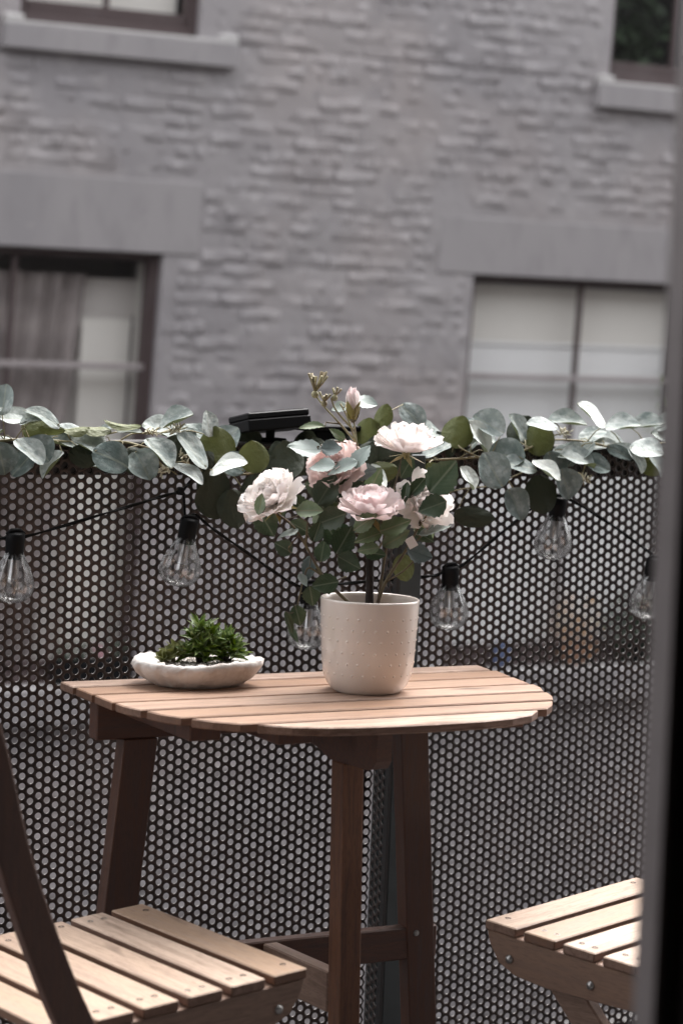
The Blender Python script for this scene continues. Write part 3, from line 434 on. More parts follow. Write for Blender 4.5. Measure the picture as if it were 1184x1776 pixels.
# ------------------------------------------------------------------ materials
def wood_extra(c2, c3, knot=None):
    def fn(N, L, mp, tc, mix, cur):
        w = N.new('ShaderNodeTexNoise'); w.inputs['Scale'].default_value = 9; w.inputs['Detail'].default_value = 6; w.inputs['Distortion'].default_value = .6
        L.new(mp.outputs[0], w.inputs['Vector'])
        r = N.new('ShaderNodeMapRange'); r.inputs[1].default_value = .42; r.inputs[2].default_value = .68; L.new(w.outputs['Fac'], r.inputs[0])
        cur = mix(cur, c2, r.outputs[0])
        w2 = N.new('ShaderNodeTexNoise'); w2.inputs['Scale'].default_value = 55; w2.inputs['Detail'].default_value = 4
        L.new(mp.outputs[0], w2.inputs['Vector'])
        r = N.new('ShaderNodeMapRange'); r.inputs[1].default_value = .5; r.inputs[2].default_value = .8; L.new(w2.outputs['Fac'], r.inputs[0])
        cur = mix(cur, c3, r.outputs[0])
        w3 = N.new('ShaderNodeTexNoise'); w3.inputs['Scale'].default_value = 5.5; w3.inputs['Detail'].default_value = 1; m3 = N.new('ShaderNodeMapping'); m3.inputs['Scale'].default_value = (1, .35, .35); L.new(mp.outputs[0], m3.inputs['Vector']); L.new(m3.outputs[0], w3.inputs['Vector'])
        r = N.new('ShaderNodeMapRange'); r.inputs[1].default_value = .70; r.inputs[2].default_value = .78; L.new(w3.outputs['Fac'], r.inputs[0])
        return mix(cur, tuple(c*.6 for c in c3), r.outputs[0])
    return fn
WOOD_TOP = mat('lit_acacia_slat', (.42, .275, .198), rough=.36, stretch=(1.0, 14, 14), vary=.3, extra=wood_extra((.29, .18, .128), (.17, .10, .066)), bump=[(60, 4, .25, .0006)])  # slat tops, kept paler than the sides to imitate light from above
WOOD_SIDE = mat('shaded_acacia_edge', (.19, .105, .07), rough=.5, stretch=(1.0, 14, 14), vary=.2, extra=wood_extra((.13, .07, .045), (.09, .045, .03)))  # shade on the slat sides, put into the colour as darker wood
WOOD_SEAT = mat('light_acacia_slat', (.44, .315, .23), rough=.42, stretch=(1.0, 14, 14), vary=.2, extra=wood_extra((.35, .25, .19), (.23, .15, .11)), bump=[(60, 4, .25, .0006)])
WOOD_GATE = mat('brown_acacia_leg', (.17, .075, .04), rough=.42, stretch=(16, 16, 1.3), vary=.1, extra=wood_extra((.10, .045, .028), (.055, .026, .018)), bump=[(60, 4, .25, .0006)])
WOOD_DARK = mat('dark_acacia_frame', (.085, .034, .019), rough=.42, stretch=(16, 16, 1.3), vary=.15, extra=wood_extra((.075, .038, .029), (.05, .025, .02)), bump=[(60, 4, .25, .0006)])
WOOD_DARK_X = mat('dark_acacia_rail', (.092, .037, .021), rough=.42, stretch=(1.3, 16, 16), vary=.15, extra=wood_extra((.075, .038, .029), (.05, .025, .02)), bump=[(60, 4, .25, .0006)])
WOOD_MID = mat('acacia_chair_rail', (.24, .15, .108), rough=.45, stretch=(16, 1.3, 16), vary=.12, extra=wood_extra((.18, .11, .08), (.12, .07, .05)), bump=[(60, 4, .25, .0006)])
SCREW = mat('steel_screw', (.35, .34, .33), rough=.35, metal=1)
HOLE_DARK = mat('screw_recess', (.05, .035, .03), rough=.7)
MESH_MET = mat('brown_powder_coated_steel', (.054, .040, .036), rough=.4, metal=.2, coord='World', noise=[(3.5, 3, (.105, .073, .062), .45, .7), (40, 3, (.035, .028, .027), .5, .75)], bump=[(900, 2, .06, .0004)])
MESH_HOLE = mat('punched_steel_edge', (.34, .32, .31), rough=.38, metal=.7)
RAIL_MET = mat('dark_steel_rail', (.045, .042, .042), rough=.4, metal=.3, coord='World', noise=[(8, 3, (.07, .066, .065), .5, .75)])
POST_MET = mat('blue_grey_steel_post', (.075, .085, .088), rough=.45, metal=.3, coord='World', noise=[(9, 4, (.045, .05, .052), .45, .7)])
PAINT = mat('grey_painted_masonry', (.362, .337, .343), rough=.62, coord='World',
            noise=[(1.1, 4, (.305, .285, .296), .4, .7), (.8, 3, (.39, .34, .33), .5, .72), (9, 5, (.43, .40, .405), .55, .8), (5, 4, (.28, .26, .268), .55, .8), (16, 3, (.25, .235, .24), .62, .8)],
            bump=[(22, 5, .6, .007), (80, 4, .45, .003)])
STONE = mat('grey_painted_stone', (.355, .332, .338), rough=.6, coord='World', stretch=(1, 1, .3), noise=[(2, 4, (.30, .282, .292), .4, .7), (14, 4, (.28, .262, .268), .52, .8)], bump=[(60, 4, .3, .002)])
SILL_TOP = mat('pale_sill', (.62, .60, .59), rough=.5, coord='World', noise=[(5, 4, (.5, .48, .48), .4, .7)], bump=[(60, 4, .3, .002)])
FRAME = mat('dark_maroon_window_frame', (.085, .06, .06), rough=.45, coord='World', noise=[(7, 3, (.11, .085, .085), .5, .75)])
FRAME_L = mat('lit_mauve_window_rail', (.36, .32, .32), rough=.45, coord='World', noise=[(7, 3, (.30, .26, .26), .5, .75)])  # light falling on the meeting rail, painted in as a paler frame colour
GLASS = thin_glass('window_glass', tint=(1, 1, 1), extra=.0, wav=.04)
BLIND = mat('cream_roller_blind', (.84, .81, .76), rough=.8, coord='World', noise=[(1.5, 2, (.78, .75, .70), .4, .7)])
BLIND2 = mat('white_roller_blind', (.92, .92, .91), rough=.8, coord='World', noise=[(1.2, 2, (.86, .86, .86), .4, .7)])
SHEER = mat('pale_sheer_fabric', (.72, .68, .65), rough=.9)
CURTAIN = mat('grey_brown_curtain', (.27, .235, .228), rough=.9, coord='World', noise=[(6, 2, (.42, .37, .36), .4, .7)])
ROOM = mat('neighbour_room_wall', (.42, .38, .37), rough=.9)
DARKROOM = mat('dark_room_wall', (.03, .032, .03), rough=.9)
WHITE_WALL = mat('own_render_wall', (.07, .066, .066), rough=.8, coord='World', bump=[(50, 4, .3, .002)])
INT_WALL = mat('interior_wall', (.30, .28, .27), rough=.85)
FLOOR_IN = mat('interior_floor', (.16, .10, .07), rough=.5, coord='World', stretch=(1, 12, 1), noise=[(4, 4, (.11, .07, .05), .4, .7)])
DECK = mat('balcony_concrete', (.075, .07, .07), rough=.8, coord='World', noise=[(6, 5, (.055, .052, .052), .4, .7)], bump=[(90, 4, .4, .002)])
ASPH = mat('alley_asphalt', (.055, .054, .054), rough=.85, coord='World', noise=[(3, 5, (.08, .078, .075), .45, .7)], bump=[(120, 4, .5, .004)])
ALU = mat('mauve_grey_aluminium', (.17, .148, .148), rough=.38, metal=.35, coord='World', noise=[(30, 2, (.15, .13, .13), .4, .7)])
RUBBER = mat('black_rubber_seal', (.012, .012, .012), rough=.6)
STILE = mat('dark_grey_door_stile', (.085, .082, .086), rough=.4, metal=.3)
BLACKP = mat('black_plastic', (.008, .008, .009), spec=.15, rough=.5, bump=[(500, 2, .1, .0003)])
SOLAR = mat('solar_cell_glass', (.012, .014, .022), rough=.12)
CERAMIC = mat('cream_glazed_ceramic', (.72, .645, .59), rough=.15, noise=[(14, 4, (.68, .60, .54), .45, .75)], coat=.4)
PLASTER = mat('white_rough_stone', (.66, .63, .605), rough=.75, noise=[(22, 5, (.42, .36, .315), .46, .70), (60, 4, (.62, .58, .55), .5, .7)], bump=[(70, 5, .7, .004), (220, 3, .5, .001)])
SOIL = mat('dry_potting_soil', (.12, .09, .07), rough=.95, bump=[(200, 4, .8, .003)])
PEBB = mat('pale_fine_gravel', (.52, .48, .45), rough=.8, vary=0, noise=[(220, 1, (.25, .22, .2), .45, .65)])
def midrib(col2, w=.035, amt=.8, veins=True):
    def fn(N, L, mp, tc, mix, cur):
        sep = N.new('ShaderNodeSeparateXYZ'); L.new(tc.outputs['Generated'], sep.inputs[0])
        a = N.new('ShaderNodeMath'); a.operation = 'SUBTRACT'; a.inputs[1].default_value = .5; L.new(sep.outputs[1], a.inputs[0])
        b = N.new('ShaderNodeMath'); b.operation = 'ABSOLUTE'; L.new(a.outputs[0], b.inputs[0])
        r = N.new('ShaderNodeMapRange'); r.inputs[1].default_value = w*.4; r.inputs[2].default_value = w; r.inputs[3].default_value = amt; r.inputs[4].default_value = 0
        L.new(b.outputs[0], r.inputs[0]); cur = mix(cur, col2, r.outputs[0])
        if veins:
            # side veins: slanted stripes  frac((x - |y|*.8)*7)
            c = N.new('ShaderNodeMath'); c.operation = 'MULTIPLY'; c.inputs[1].default_value = .8; L.new(b.outputs[0], c.inputs[0])
            d = N.new('ShaderNodeMath'); d.operation = 'SUBTRACT'; L.new(sep.outputs[0], d.inputs[0]); L.new(c.outputs[0], d.inputs[1])
            e = N.new('ShaderNodeMath'); e.operation = 'MULTIPLY'; e.inputs[1].default_value = 8; L.new(d.outputs[0], e.inputs[0])
            f_ = N.new('ShaderNodeMath'); f_.operation = 'FRACT'; L.new(e.outputs[0], f_.inputs[0])
            r = N.new('ShaderNodeMapRange'); r.inputs[1].default_value = .0; r.inputs[2].default_value = .11; r.inputs[3].default_value = amt*.4; r.inputs[4].default_value = 0
            L.new(f_.outputs[0], r.inputs[0]); cur = mix(cur, col2, r.outputs[0])
        return cur
    return fn
EUC = mat('dusty_eucalyptus_leaf', (.205, .25, .238), spec=.25, rough=.75, vary=.3, noise=[(4, 4, (.40, .44, .43), .45, .72), (2.5, 3, (.15, .19, .18), .5, .75)], backcol=(.085, .105, .045), trans=.13, extra=midrib((.34, .37, .30), .04, .5), bump=[(5, 3, .5, .006)])
EUC_L = mat('silver_eucalyptus_leaf', (.38, .42, .40), spec=.25, rough=.75, vary=.3, noise=[(6, 5, (.56, .59, .57), .45, .72), (3.5, 4, (.20, .24, .235), .48, .7)], backcol=(.12, .14, .07), trans=.14, extra=midrib((.5, .52, .44), .04, .5), bump=[(5, 3, .5, .006)])
EUC_W = mat('pale_eucalyptus_leaf', (.62, .66, .62), rough=.6, vary=.1, noise=[(5, 4, (.74, .76, .70), .42, .72)], backcol=(.2, .23, .15), trans=.15, extra=midrib((.5, .5, .4), .03, .6, False), bump=[(5, 3, .5, .006)])
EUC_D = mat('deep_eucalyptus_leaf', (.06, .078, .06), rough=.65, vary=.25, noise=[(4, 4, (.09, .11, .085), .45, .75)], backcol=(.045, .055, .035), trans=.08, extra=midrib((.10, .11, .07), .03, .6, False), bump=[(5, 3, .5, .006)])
EUC_O = mat('olive_eucalyptus_leaf', (.10, .125, .05), rough=.6, vary=.2, noise=[(4, 4, (.075, .09, .045), .45, .75)], backcol=(.12, .135, .045), trans=.2, extra=midrib((.17, .18, .08), .03, .6, False), bump=[(5, 3, .5, .006)])
RLEAF_G = mat('green_rose_leaf', (.13, .18, .085), rough=.5, vary=.25, noise=[(4, 3, (.17, .215, .13), .45, .75)], backcol=(.17, .21, .14), trans=.18, extra=midrib((.26, .25, .15), .045, .8))
RLEAF_K = mat('dark_rose_leaf', (.05, .082, .042), rough=.45, vary=.3, noise=[(4, 3, (.075, .105, .062), .45, .75)], backcol=(.07, .09, .06), trans=.08, extra=midrib((.17, .20, .14), .04, .8))
RLEAF_P = mat('pale_rose_leaf', (.36, .43, .40), rough=.5, vary=.12, noise=[(4, 3, (.44, .50, .48), .45, .75)], backcol=(.30, .36, .32), trans=.15, extra=midrib((.26, .31, .27), .02, .6))
RLEAF_B = mat('blue_green_rose_leaf', (.13, .17, .165), rough=.5, vary=.2, noise=[(4, 3, (.18, .22, .215), .45, .75)], backcol=(.14, .17, .15), trans=.12, extra=midrib((.08, .10, .09), .02, .6))
VINE = mat('tan_vine_stem', (.34, .30, .18), rough=.6, noise=[(80, 3, (.22, .17, .09), .45, .75)])
RSTEM = mat('brown_green_stem', (.14, .115, .06), rough=.55, noise=[(60, 3, (.075, .045, .035), .4, .7)])
RSTEM_L = mat('light_green_stem', (.36, .33, .19), rough=.55, noise=[(60, 3, (.26, .19, .11), .4, .7)])
TRUNK = mat('dark_bark_stem', (.028, .02, .018), rough=.8, bump=[(150, 4, .8, .002)])
def petal_mat(name, cw, cp, cb, edge):
    def fn(N, L, mp, tc, mix, cur):
        sep = N.new('ShaderNodeSeparateXYZ'); L.new(tc.outputs['Generated'], sep.inputs[0])
        r = N.new('ShaderNodeMapRange'); r.inputs[1].default_value = .35; r.inputs[2].default_value = 1.0; r.inputs[3].default_value = 0; r.inputs[4].default_value = edge
        L.new(sep.outputs[0], r.inputs[0]); return mix(cur, cp, r.outputs[0])
    return mat(name, cw, rough=.55, vary=.04, backcol=cb, trans=.42, extra=fn, bump=[(4, 3, .2, .003)])
PETAL_W = petal_mat('white_rose_petal', (.97, .95, .91), (.96, .90, .89), (.95, .87, .85), .5)
PETAL_P = petal_mat('pink_rose_petal', (.96, .90, .875), (.93, .79, .79), (.92, .80, .80), .6)
PETAL_S = petal_mat('salmon_rose_petal', (.97, .89, .86), (.94, .76, .73), (.94, .77, .75), .75)
SEPAL = mat('ochre_green_sepal', (.30, .25, .09), rough=.6, vary=.2)
TAG = mat('white_paper_tag', (.8, .8, .82), rough=.6)
CREAM = mat('cream_tiny_blossom', (.75, .72, .58), rough=.6)
SUCC = mat('bright_green_succulent', (.11, .18, .045), rough=.42, vary=.5, noise=[(3, 2, (.33, .40, .13), .45, .75)], trans=.15)
SUCC2 = mat('olive_red_succulent', (.17, .20, .07), rough=.45, vary=.3, noise=[(90, 2, (.20, .12, .06), .5, .7)], trans=.1)
BULB = thin_glass('clear_bulb_plastic', tint=(.96, .96, .96), ior=2.0, extra=.07, rough=.08)
TUBE = thin_glass('frosted_led_tube', tint=(.85, .85, .85), ior=2.0, rough=.4, extra=.25)
CABLE = mat('black_cable', (.006, .006, .006), spec=.2, rough=.6)
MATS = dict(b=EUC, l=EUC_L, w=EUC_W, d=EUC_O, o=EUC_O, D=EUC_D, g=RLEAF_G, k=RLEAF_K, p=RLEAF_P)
RM = dict(g=RLEAF_G, k=RLEAF_K, p=RLEAF_P, b=RLEAF_B)

CZ = 1.215            # height above the balcony floor that the facade heights below are measured from
# ------------------------------------------------------------------ setting: ground and balcony
mb = MB(); mb.box((-60, -40, -3.6), (80, 60, -3.5)); mb.build('alley_ground', ASPH, kind='structure')
mb = MB(); mb.box((-1.5, 1.31, -.18), (4.5, 3.42, 0)); mb.build('balcony_floor', DECK, kind='structure')
# own house: room behind the camera and outer wall with the sliding door opening
own = thing('own_house', 'plain rendered house wall framing the balcony door at the right edge', 'house', (0, 1.25, 0))
def ob(name, boxes, m, parent=None, off=(0, 0, 0), **kw):
    mb = MB()
    for a, b in boxes: mb.box(tuple(a[i]-off[i] for i in range(3)), tuple(b[i]-off[i] for i in range(3)))
    return mb.build(name, m, parent, **kw)
o_ = (0, 1.25, 0)
ob('outer_wall', [((1.06, 1.2, -3.5), (34, 1.31, 6.5)), ((-7, 1.2, -3.5), (-.62, 1.31, 6.5)), ((-.62, 1.2, 2.12), (1.06, 1.31, 6.5)), ((-.62, 1.2, -3.5), (1.06, 1.31, -.02))], WHITE_WALL, own, o_)
ob('unseen_shade_slab', [((-.9, 1.3105, 2.55), (3.0, 2.25, 2.72))], WHITE_WALL, own, o_)  # unseen slab added overhead to darken the faces turned to the camera
ob('interior_shell', [((-2.2, -3.2, -.12), (2.2, 1.19, -.02)), ((-2.2, -3.2, 2.4), (2.2, 1.19, 2.5)), ((-2.3, -3.2, -.02), (-2.2, 1.19, 2.4)), ((2.2, -3.2, -.02), (2.3, 1.19, 2.4)), ((-2.2, -3.3, -.02), (2.2, -3.2, 2.4))], INT_WALL, own, o_)
ob('interior_floor', [((-2.2, -3.2, -.018), (2.2, 1.19, 0.0))], FLOOR_IN, own, o_)
# sliding door seen edge-on at the right
dr = thing('sliding_door', 'blurred grey metal sliding door edge with black seal at right edge', 'door', (.95, 1.25, 0))
d_ = (.95, 1.25, 0)
ob('jamb_profile', [((.908, 1.228, 0), (.9125, 1.25, 2.12))], ALU, dr, d_)
ob('seal', [((.9127, 1.232, 0), (.930, 1.25, 2.12))], RUBBER, dr, d_)
ob('stile', [((.9302, 1.222, .0), (1.0, 1.25, 2.12))], STILE, dr, d_)
ob('latch_plate', [((.932, 1.212, .90), (.952, 1.2218, .99))], RUBBER, dr, d_)
ob('outer_jamb', [((1.0005, 1.2, 0), (1.06, 1.30, 2.12))], STILE, dr, d_)

# ------------------------------------------------------------------ facing brick building
bd = thing('brick_building', 'old grey painted brick apartment building facing the balcony, with sash windows', 'building', (0, 10.2, -3.5))
OFF = (0, 10.2, -3.5)
SH = .043
def shx(x, zr): return x + SH*zr            # the old facade leans slightly
# openings: x0, x1 (at zr = 0), z0, z1 (heights relative to CZ), kind
OPEN = [(3.18, 4.564, -1.70, .287, 'curtain'), (6.233, 7.615, -1.70, .265, 'blind'),
        (3.79, 4.665, 1.27, 3.05, 'upper'), (6.935, 7.80, 1.262, 3.05, 'upperdark'),
        (9.6, 10.98, -1.70, .265, 'blind'), (9.9, 10.77, 1.262, 3.05, 'upper'), (.4, 1.78, -1.7, .287, 'blind'), (.7, 1.57, 1.27, 3.05, 'upper')]
LINT = [(2.95, 4.727, .287, .62), (6.02, 7.83, .265, .545), (9.4, 11.2, .265, .545), (.2, 2.0, .287, .6),
        (3.6, 4.85, 3.05, 3.35), (6.75, 7.98, 3.05, 3.35), (9.7, 10.95, 3.05, 3.35), (.5, 1.75, 3.05, 3.35)]
SILLS = [(3.706, 4.843, 1.15, 1.27), (6.848, 7.95, 1.132, 1.262), (3.02, 4.74, -1.87, -1.70), (6.08, 7.78, -1.87, -1.70),
         (9.45, 11.15, -1.87, -1.70), (9.8, 10.9, 1.132, 1.262), (.25, 1.95, -1.87, -1.7), (.6, 1.7, 1.15, 1.27)]
X0, X1, Z0, Z1 = -3.0, 14.0, -4.7, 5.0
def inside(x, z, boxes, m=0):
    return any(b[0]-m < x < b[1]+m and b[2]-m < z < b[3]+m for b in boxes)
# backing wall as a grid of cells with the openings left out
xs = sorted(set([X0, X1] + [b[0] for b in OPEN] + [b[1] for b in OPEN])); zs = sorted(set([Z0, Z1] + [b[2] for b in OPEN] + [b[3] for b in OPEN]))
def subdiv(a, step):
    out = []
    for p, q in zip(a, a[1:]):
        n = max(1, int(round((q-p)/step))); out += [p+(q-p)*i/n for i in range(n)]
    return out+[a[-1]]
xf, zf = subdiv(xs, .11), subdiv(zs, .05)
mb = MB(); idx = {}
V = []
for i, x in enumerate(xf):
    for j, z in enumerate(zf):
        edge = any(abs(x-b[0]) < 1e-6 or abs(x-b[1]) < 1e-6 or abs(z-b[2]) < 1e-6 or abs(z-b[3]) < 1e-6 for b in OPEN)
        dy = 0 if edge else -.005+.0045*noise3(x*4.1, z*9.3, 2)+.0035*noise3(x*13, z*23, 5)
        V.append((shx(x, z), .004+dy, z+CZ+3.5))
F = []
nz = len(zf)
for i in range(len(xf)-1):
    for j in range(nz-1):
        if not inside((xf[i]+xf[i+1])/2, (zf[j]+zf[j+1])/2, OPEN): F.append((i*nz+j, (i+1)*nz+j, (i+1)*nz+j+1, i*nz+j+1))
mb.add(V, F)
w = mb.build('mortared_wall', PAINT, bd, smooth=True)
# reveals, back mass and parapet
for (a, b, z0, z1, k) in OPEN:
    mb = MB(); mb.add([(shx(x, z), y, z+CZ+3.5) for y in (.004, .22) for (x, z) in ((a, z0), (b, z0), (b, z1), (a, z1))],
           [(0,4,5,1), (1,5,6,2), (2,6,7,3), (3,7,4,0)])
    mb.build('window_reveal', PAINT, bd)
ob('wall_mass', [((X0-.3, 10.2+.9, -3.5), (X1+.4, 18, 6.9)), ((X0-.3, 10.21, 6.25), (X1+.4, 11.1, 6.9)), ((X0-.3, 10.21, -3.5), (X0, 11.1, 6.25)), ((X1+.2, 10.21, -3.5), (X1+.4, 11.1, 6.25))], PAINT, bd, OFF)
# bricks
BW, BH, GAP = .212, .0575, .0095
def brick_mesh(seed, w=BW):
    r = random.Random(seed); nx, nz_ = 5, 3
    V = []; F = []
    wob = [r.uniform(-1, 1) for _ in range(8)]
    for j in range(nz_+1):
        for i in range(nx+1):
            u, v = i/nx, j/nz_
            ex = (i in (0, nx)); ez = (j in (0, nz_))
            y = -.002 + .0022*sin(u*5+wob[0]*6)*wob[1] + .003*sin(v*4+u*7+wob[2]*6) + r.uniform(-.0022, .0022) + .003*wob[7]
            if ex or ez: y += .003
            x = (u-.5)*w; z = (v-.5)*BH
            if 0 < i < nx: pass
            x += (1 if i == 0 else -1 if i == nx else 0)*(.004 if 0 < j < nz_ else .009)*-0 
            z += .0022*sin(u*6+wob[3]*6)*(1 if ez else .3)
            if ex and ez: x *= .975; z *= .9
            V.append((x, y, z))
    # move second row/column close to the edge for a rounded arris
    for j in range(nz_+1):
        for i in range(nx+1):
            k = j*(nx+1)+i; x, y, z = V[k]
            if i == 1: x = -w/2+.007
            if i == nx-1: x = w/2-.007
            if j == 1: z = -BH/2+.006+.001*wob[4]
            if j == nz_-1: z = BH/2-.0045
            V[k] = (x, y, z)
    n = (nx+1)
    for j in range(nz_):
        for i in range(nx): F.append((j*n+i, j*n+i+1, (j+1)*n+i+1, (j+1)*n+i))
    # sides back into the wall
    ring = [i for i in range(n)] + [j*n+nx for j in range(1, nz_+1)] + [nz_*n+i for i in range(nx-1, -1, -1)] + [j*n for j in range(nz_-1, 0, -1)]
    b0 = len(V)
    for k in ring: x, y, z = V[k]; V.append((x*1.0, .016, z))
    m = len(ring)
    for k in range(m): F.append((ring[(k+1) % m], ring[k], b0+k, b0+(k+1) % m))
    return V, F
variants = []
for s in range(14):
    for w_ in (BW, BW*.47): variants.append((w_,) + brick_mesh(100+s, w_))
bmeshes = []
for (w_, V, F) in variants:
    mb = MB(); mb.add(V, F); bmeshes.append(mb.mesh('brick', PAINT, True))
AV = OPEN + LINT + SILLS
single = []; many = MB()
nrow = int((Z1-Z0)/(BH+GAP))
for j in range(nrow):
    z = Z0 + (j+.5)*(BH+GAP)
    header = (j % 6 == 3)
    x = X0 + (.05 if header else (.11 if j % 2 else 0)); pitch = (BW*.47+GAP) if header else (BW+GAP)
    while x < X1-.25:
        wl = pitch-GAP
        xc = x+wl/2
        # clip against openings: shift to a half brick if a whole one does not fit
        def hit(xa, xb): return any(b[0]+.001 < xb and b[1]-.001 > xa and b[2]+.004 < z+BH/2 and b[3]-.004 > z-BH/2 for b in AV)
        opts = [(x, x+wl)]
        if hit(*opts[0]):
            opts = [(x, x+wl*.47), (x+wl*.53, x+wl)] if not header else []
            opts = [o for o in opts if not hit(*o)]
        for (xa, xb) in opts:
            small = (xb-xa) < .15
            vi = rnd.randrange(14)*2 + (1 if small else 0)
            dy = rnd.uniform(-.003, .0045) + .003*noise3(xa*2, z*3)
            M = Matrix.Translation((shx((xa+xb)/2, z), dy, z+CZ+3.5+rnd.uniform(-.003, .003))) @ Matrix.Rotation(rnd.uniform(-.014, .014), 4, 'Y') @ Matrix.Rotation(rnd.uniform(-.03, .03), 4, 'Z') @ Matrix.Rotation(rnd.uniform(-.04, .04), 4, 'X')
            xm = (xa+xb)/2
            if 4.2 < xm < 7.3 and -.42 < z < 1.72 and not small and len(single) < 298:
                single.append(1); link('brick', bmeshes[vi], bd, M=M)
            else: many.add([tuple(M @ Vector(p)) for p in variants[vi][1]], variants[vi][2])
        x += pitch
many.build('brick_courses', PAINT, bd, smooth=True, kind='stuff')
# lintels and sills
for (a, b, z0, z1) in LINT:
    mb = MB(); mb.box((a, -.004+10.2-10.2, z0), (b, .05, z1), bev=.004)
    mb.v = [(shx(x, z), y-.0005, z+CZ+3.5) for x, y, z in mb.v]
    mb.build('lintel', STONE, bd)
for (a, b, z0, z1) in SILLS:
    pj = .055 if z1 > 0 else .085
    mb = MB(); mb.box((a, -pj, z0), (b, .12, z1-.012), bev=.006)
    mb.v = [(shx(x, z), y, z+CZ+3.5+.004*sin(x*7)) for x, y, z in mb.v]
    s_ = mb.build('window_sill', STONE, bd)
    mb = MB(); mb.box((a+.002, -pj+.002, z1-.0118), (b-.002, .13, z1+.004), bev=.003)
    for ex in (a, b-.09): mb.box((ex+(.003 if ex == a else 0), -.052, z1+.0042), (ex+.087, .03, z1+.03), bev=.006)
    mb.v = [(shx(x, z), y, z+CZ+3.5+.004*sin(x*7)) for x, y, z in mb.v]
    mb.build('sill_cap', SILL_TOP, s_)  # paler cap along the top of the sill
# windows
def bx(boxes, name, m, parent, dz=0, bev=.003):
    mb = MB()
    for (x0, x1, y0, y1, z0, z1) in boxes: mb.box((x0, y0, z0), (x1, y1, z1), bev=bev)
    mb.v = [(shx(x, z), y, z+CZ+3.5) for x, y, z in mb.v]
    return mb.build(name, m, parent)
for (a, b, z0, z1, kd) in OPEN:
    fr = bx([(a, a+.035, .045, .145, z0, z1), (b-.035, b, .045, .145, z0, z1), (a+.0352, b-.0352, .045, .145, z1-.03, z1), (a+.0352, b-.0352, .035, .145, z0, z0+.05)], 'window', FRAME, bd)
    mid = -.235 if z1 < 1 else (z0+z1)/2; xm = (a+b)/2
    bx([(a+.0355, b-.0355, .06, .105, mid-.016, mid+.014)], 'meeting_rail', FRAME_L if z1 < 1 else FRAME, fr)
    bx([(a+.0355, a+.051, .065, .103, z0+.0502, z1-.0302), (b-.051, b-.0355, .065, .103, z0+.0502, z1-.0302), (a+.0515, b-.0515, .065, .103, z0+.0505, z0+.115)], 'sash_frame', FRAME, fr)
    bx([(xm-.011, xm+.011, .069, .101, mid+.0145, z1-.031), (xm-.011, xm+.011, .069, .101, z0+.1155, mid-.0165)], 'muntin', FRAME, fr)
    for (pa, pb, pz0, pz1) in ((a+.052, xm-.0115, mid+.0145, z1-.031), (xm+.0115, b-.052, mid+.0145, z1-.031), (a+.052, xm-.0115, z0+.116, mid-.0165), (xm+.0115, b-.052, z0+.116, mid-.0165)):
        mb = MB(); mb.add([(shx(x, z), .086, z+CZ+3.5) for x, z in ((pa, pz0), (pb, pz0), (pb, pz1), (pa, pz1))], [(0, 1, 2, 3)]); mb.build('pane', GLASS, fr)
    # the room behind
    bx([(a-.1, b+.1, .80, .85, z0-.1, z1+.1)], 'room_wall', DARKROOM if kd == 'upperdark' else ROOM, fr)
    if kd in ('blind', 'upper'):
        zc = -.06 if kd == 'blind' else z0+.9
        bx([(a+.06, b-.06, .150, .153, zc, z1-.04)], 'blind_fabric', BLIND, fr, bev=0)
        bx([(a+.06, b-.06, .157, .160, z0+.06, zc+.02)], 'lower_blind_fabric', BLIND2 if kd == 'blind' else BLIND, fr, bev=0)
        bx([(a+.06, b-.06, .146, .1565, zc-.02, zc-.001)], 'blind_bar', BLIND2, fr)
    if kd == 'curtain':
        bx([(4.26, 4.50, .18, .182, z0+.06, -.02), (4.516, 4.66, .18, .182, z0+.06, z1-.04)], 'blind_fabric', BLIND, fr, bev=0)
        bx([(3.9, 4.66, .23, .232, z0+.06, z1-.12)], 'sheer_panel', SHEER, fr, bev=0)
        bx([(4.503, 4.513, .176, .183, z0+.06, -.0)], 'blind_edge', FRAME, fr)
# curtain with folds (its own thing)
mb = MB(); V = []; F = []; nx, nz2 = 90, 14
for j in range(nz2+1):
    v = j/nz2; z = -1.6 + v*1.78
    xr = 4.13 + .13*v
    for i in range(nx+1):
        u = i/nx; x = 3.28 + (xr-3.28)*u + .01*sin(u*30+v*3)
        V.append((shx(x, z)-3.7, .0+.022*sin(u*62+1.2*sin(v*2))+.01*sin(u*25+v*2), z+1.6))
for j in range(nz2):
    for i in range(nx): F.append((j*(nx+1)+i, j*(nx+1)+i+1, (j+1)*(nx+1)+i+1, (j+1)*(nx+1)+i))
mb.add(V, F); mb.build('curtain', CURTAIN, smooth=True, loc=(3.7, 10.385, CZ-1.6), label='grey brown gathered curtain hanging behind the lower left window pane', cat='curtain')

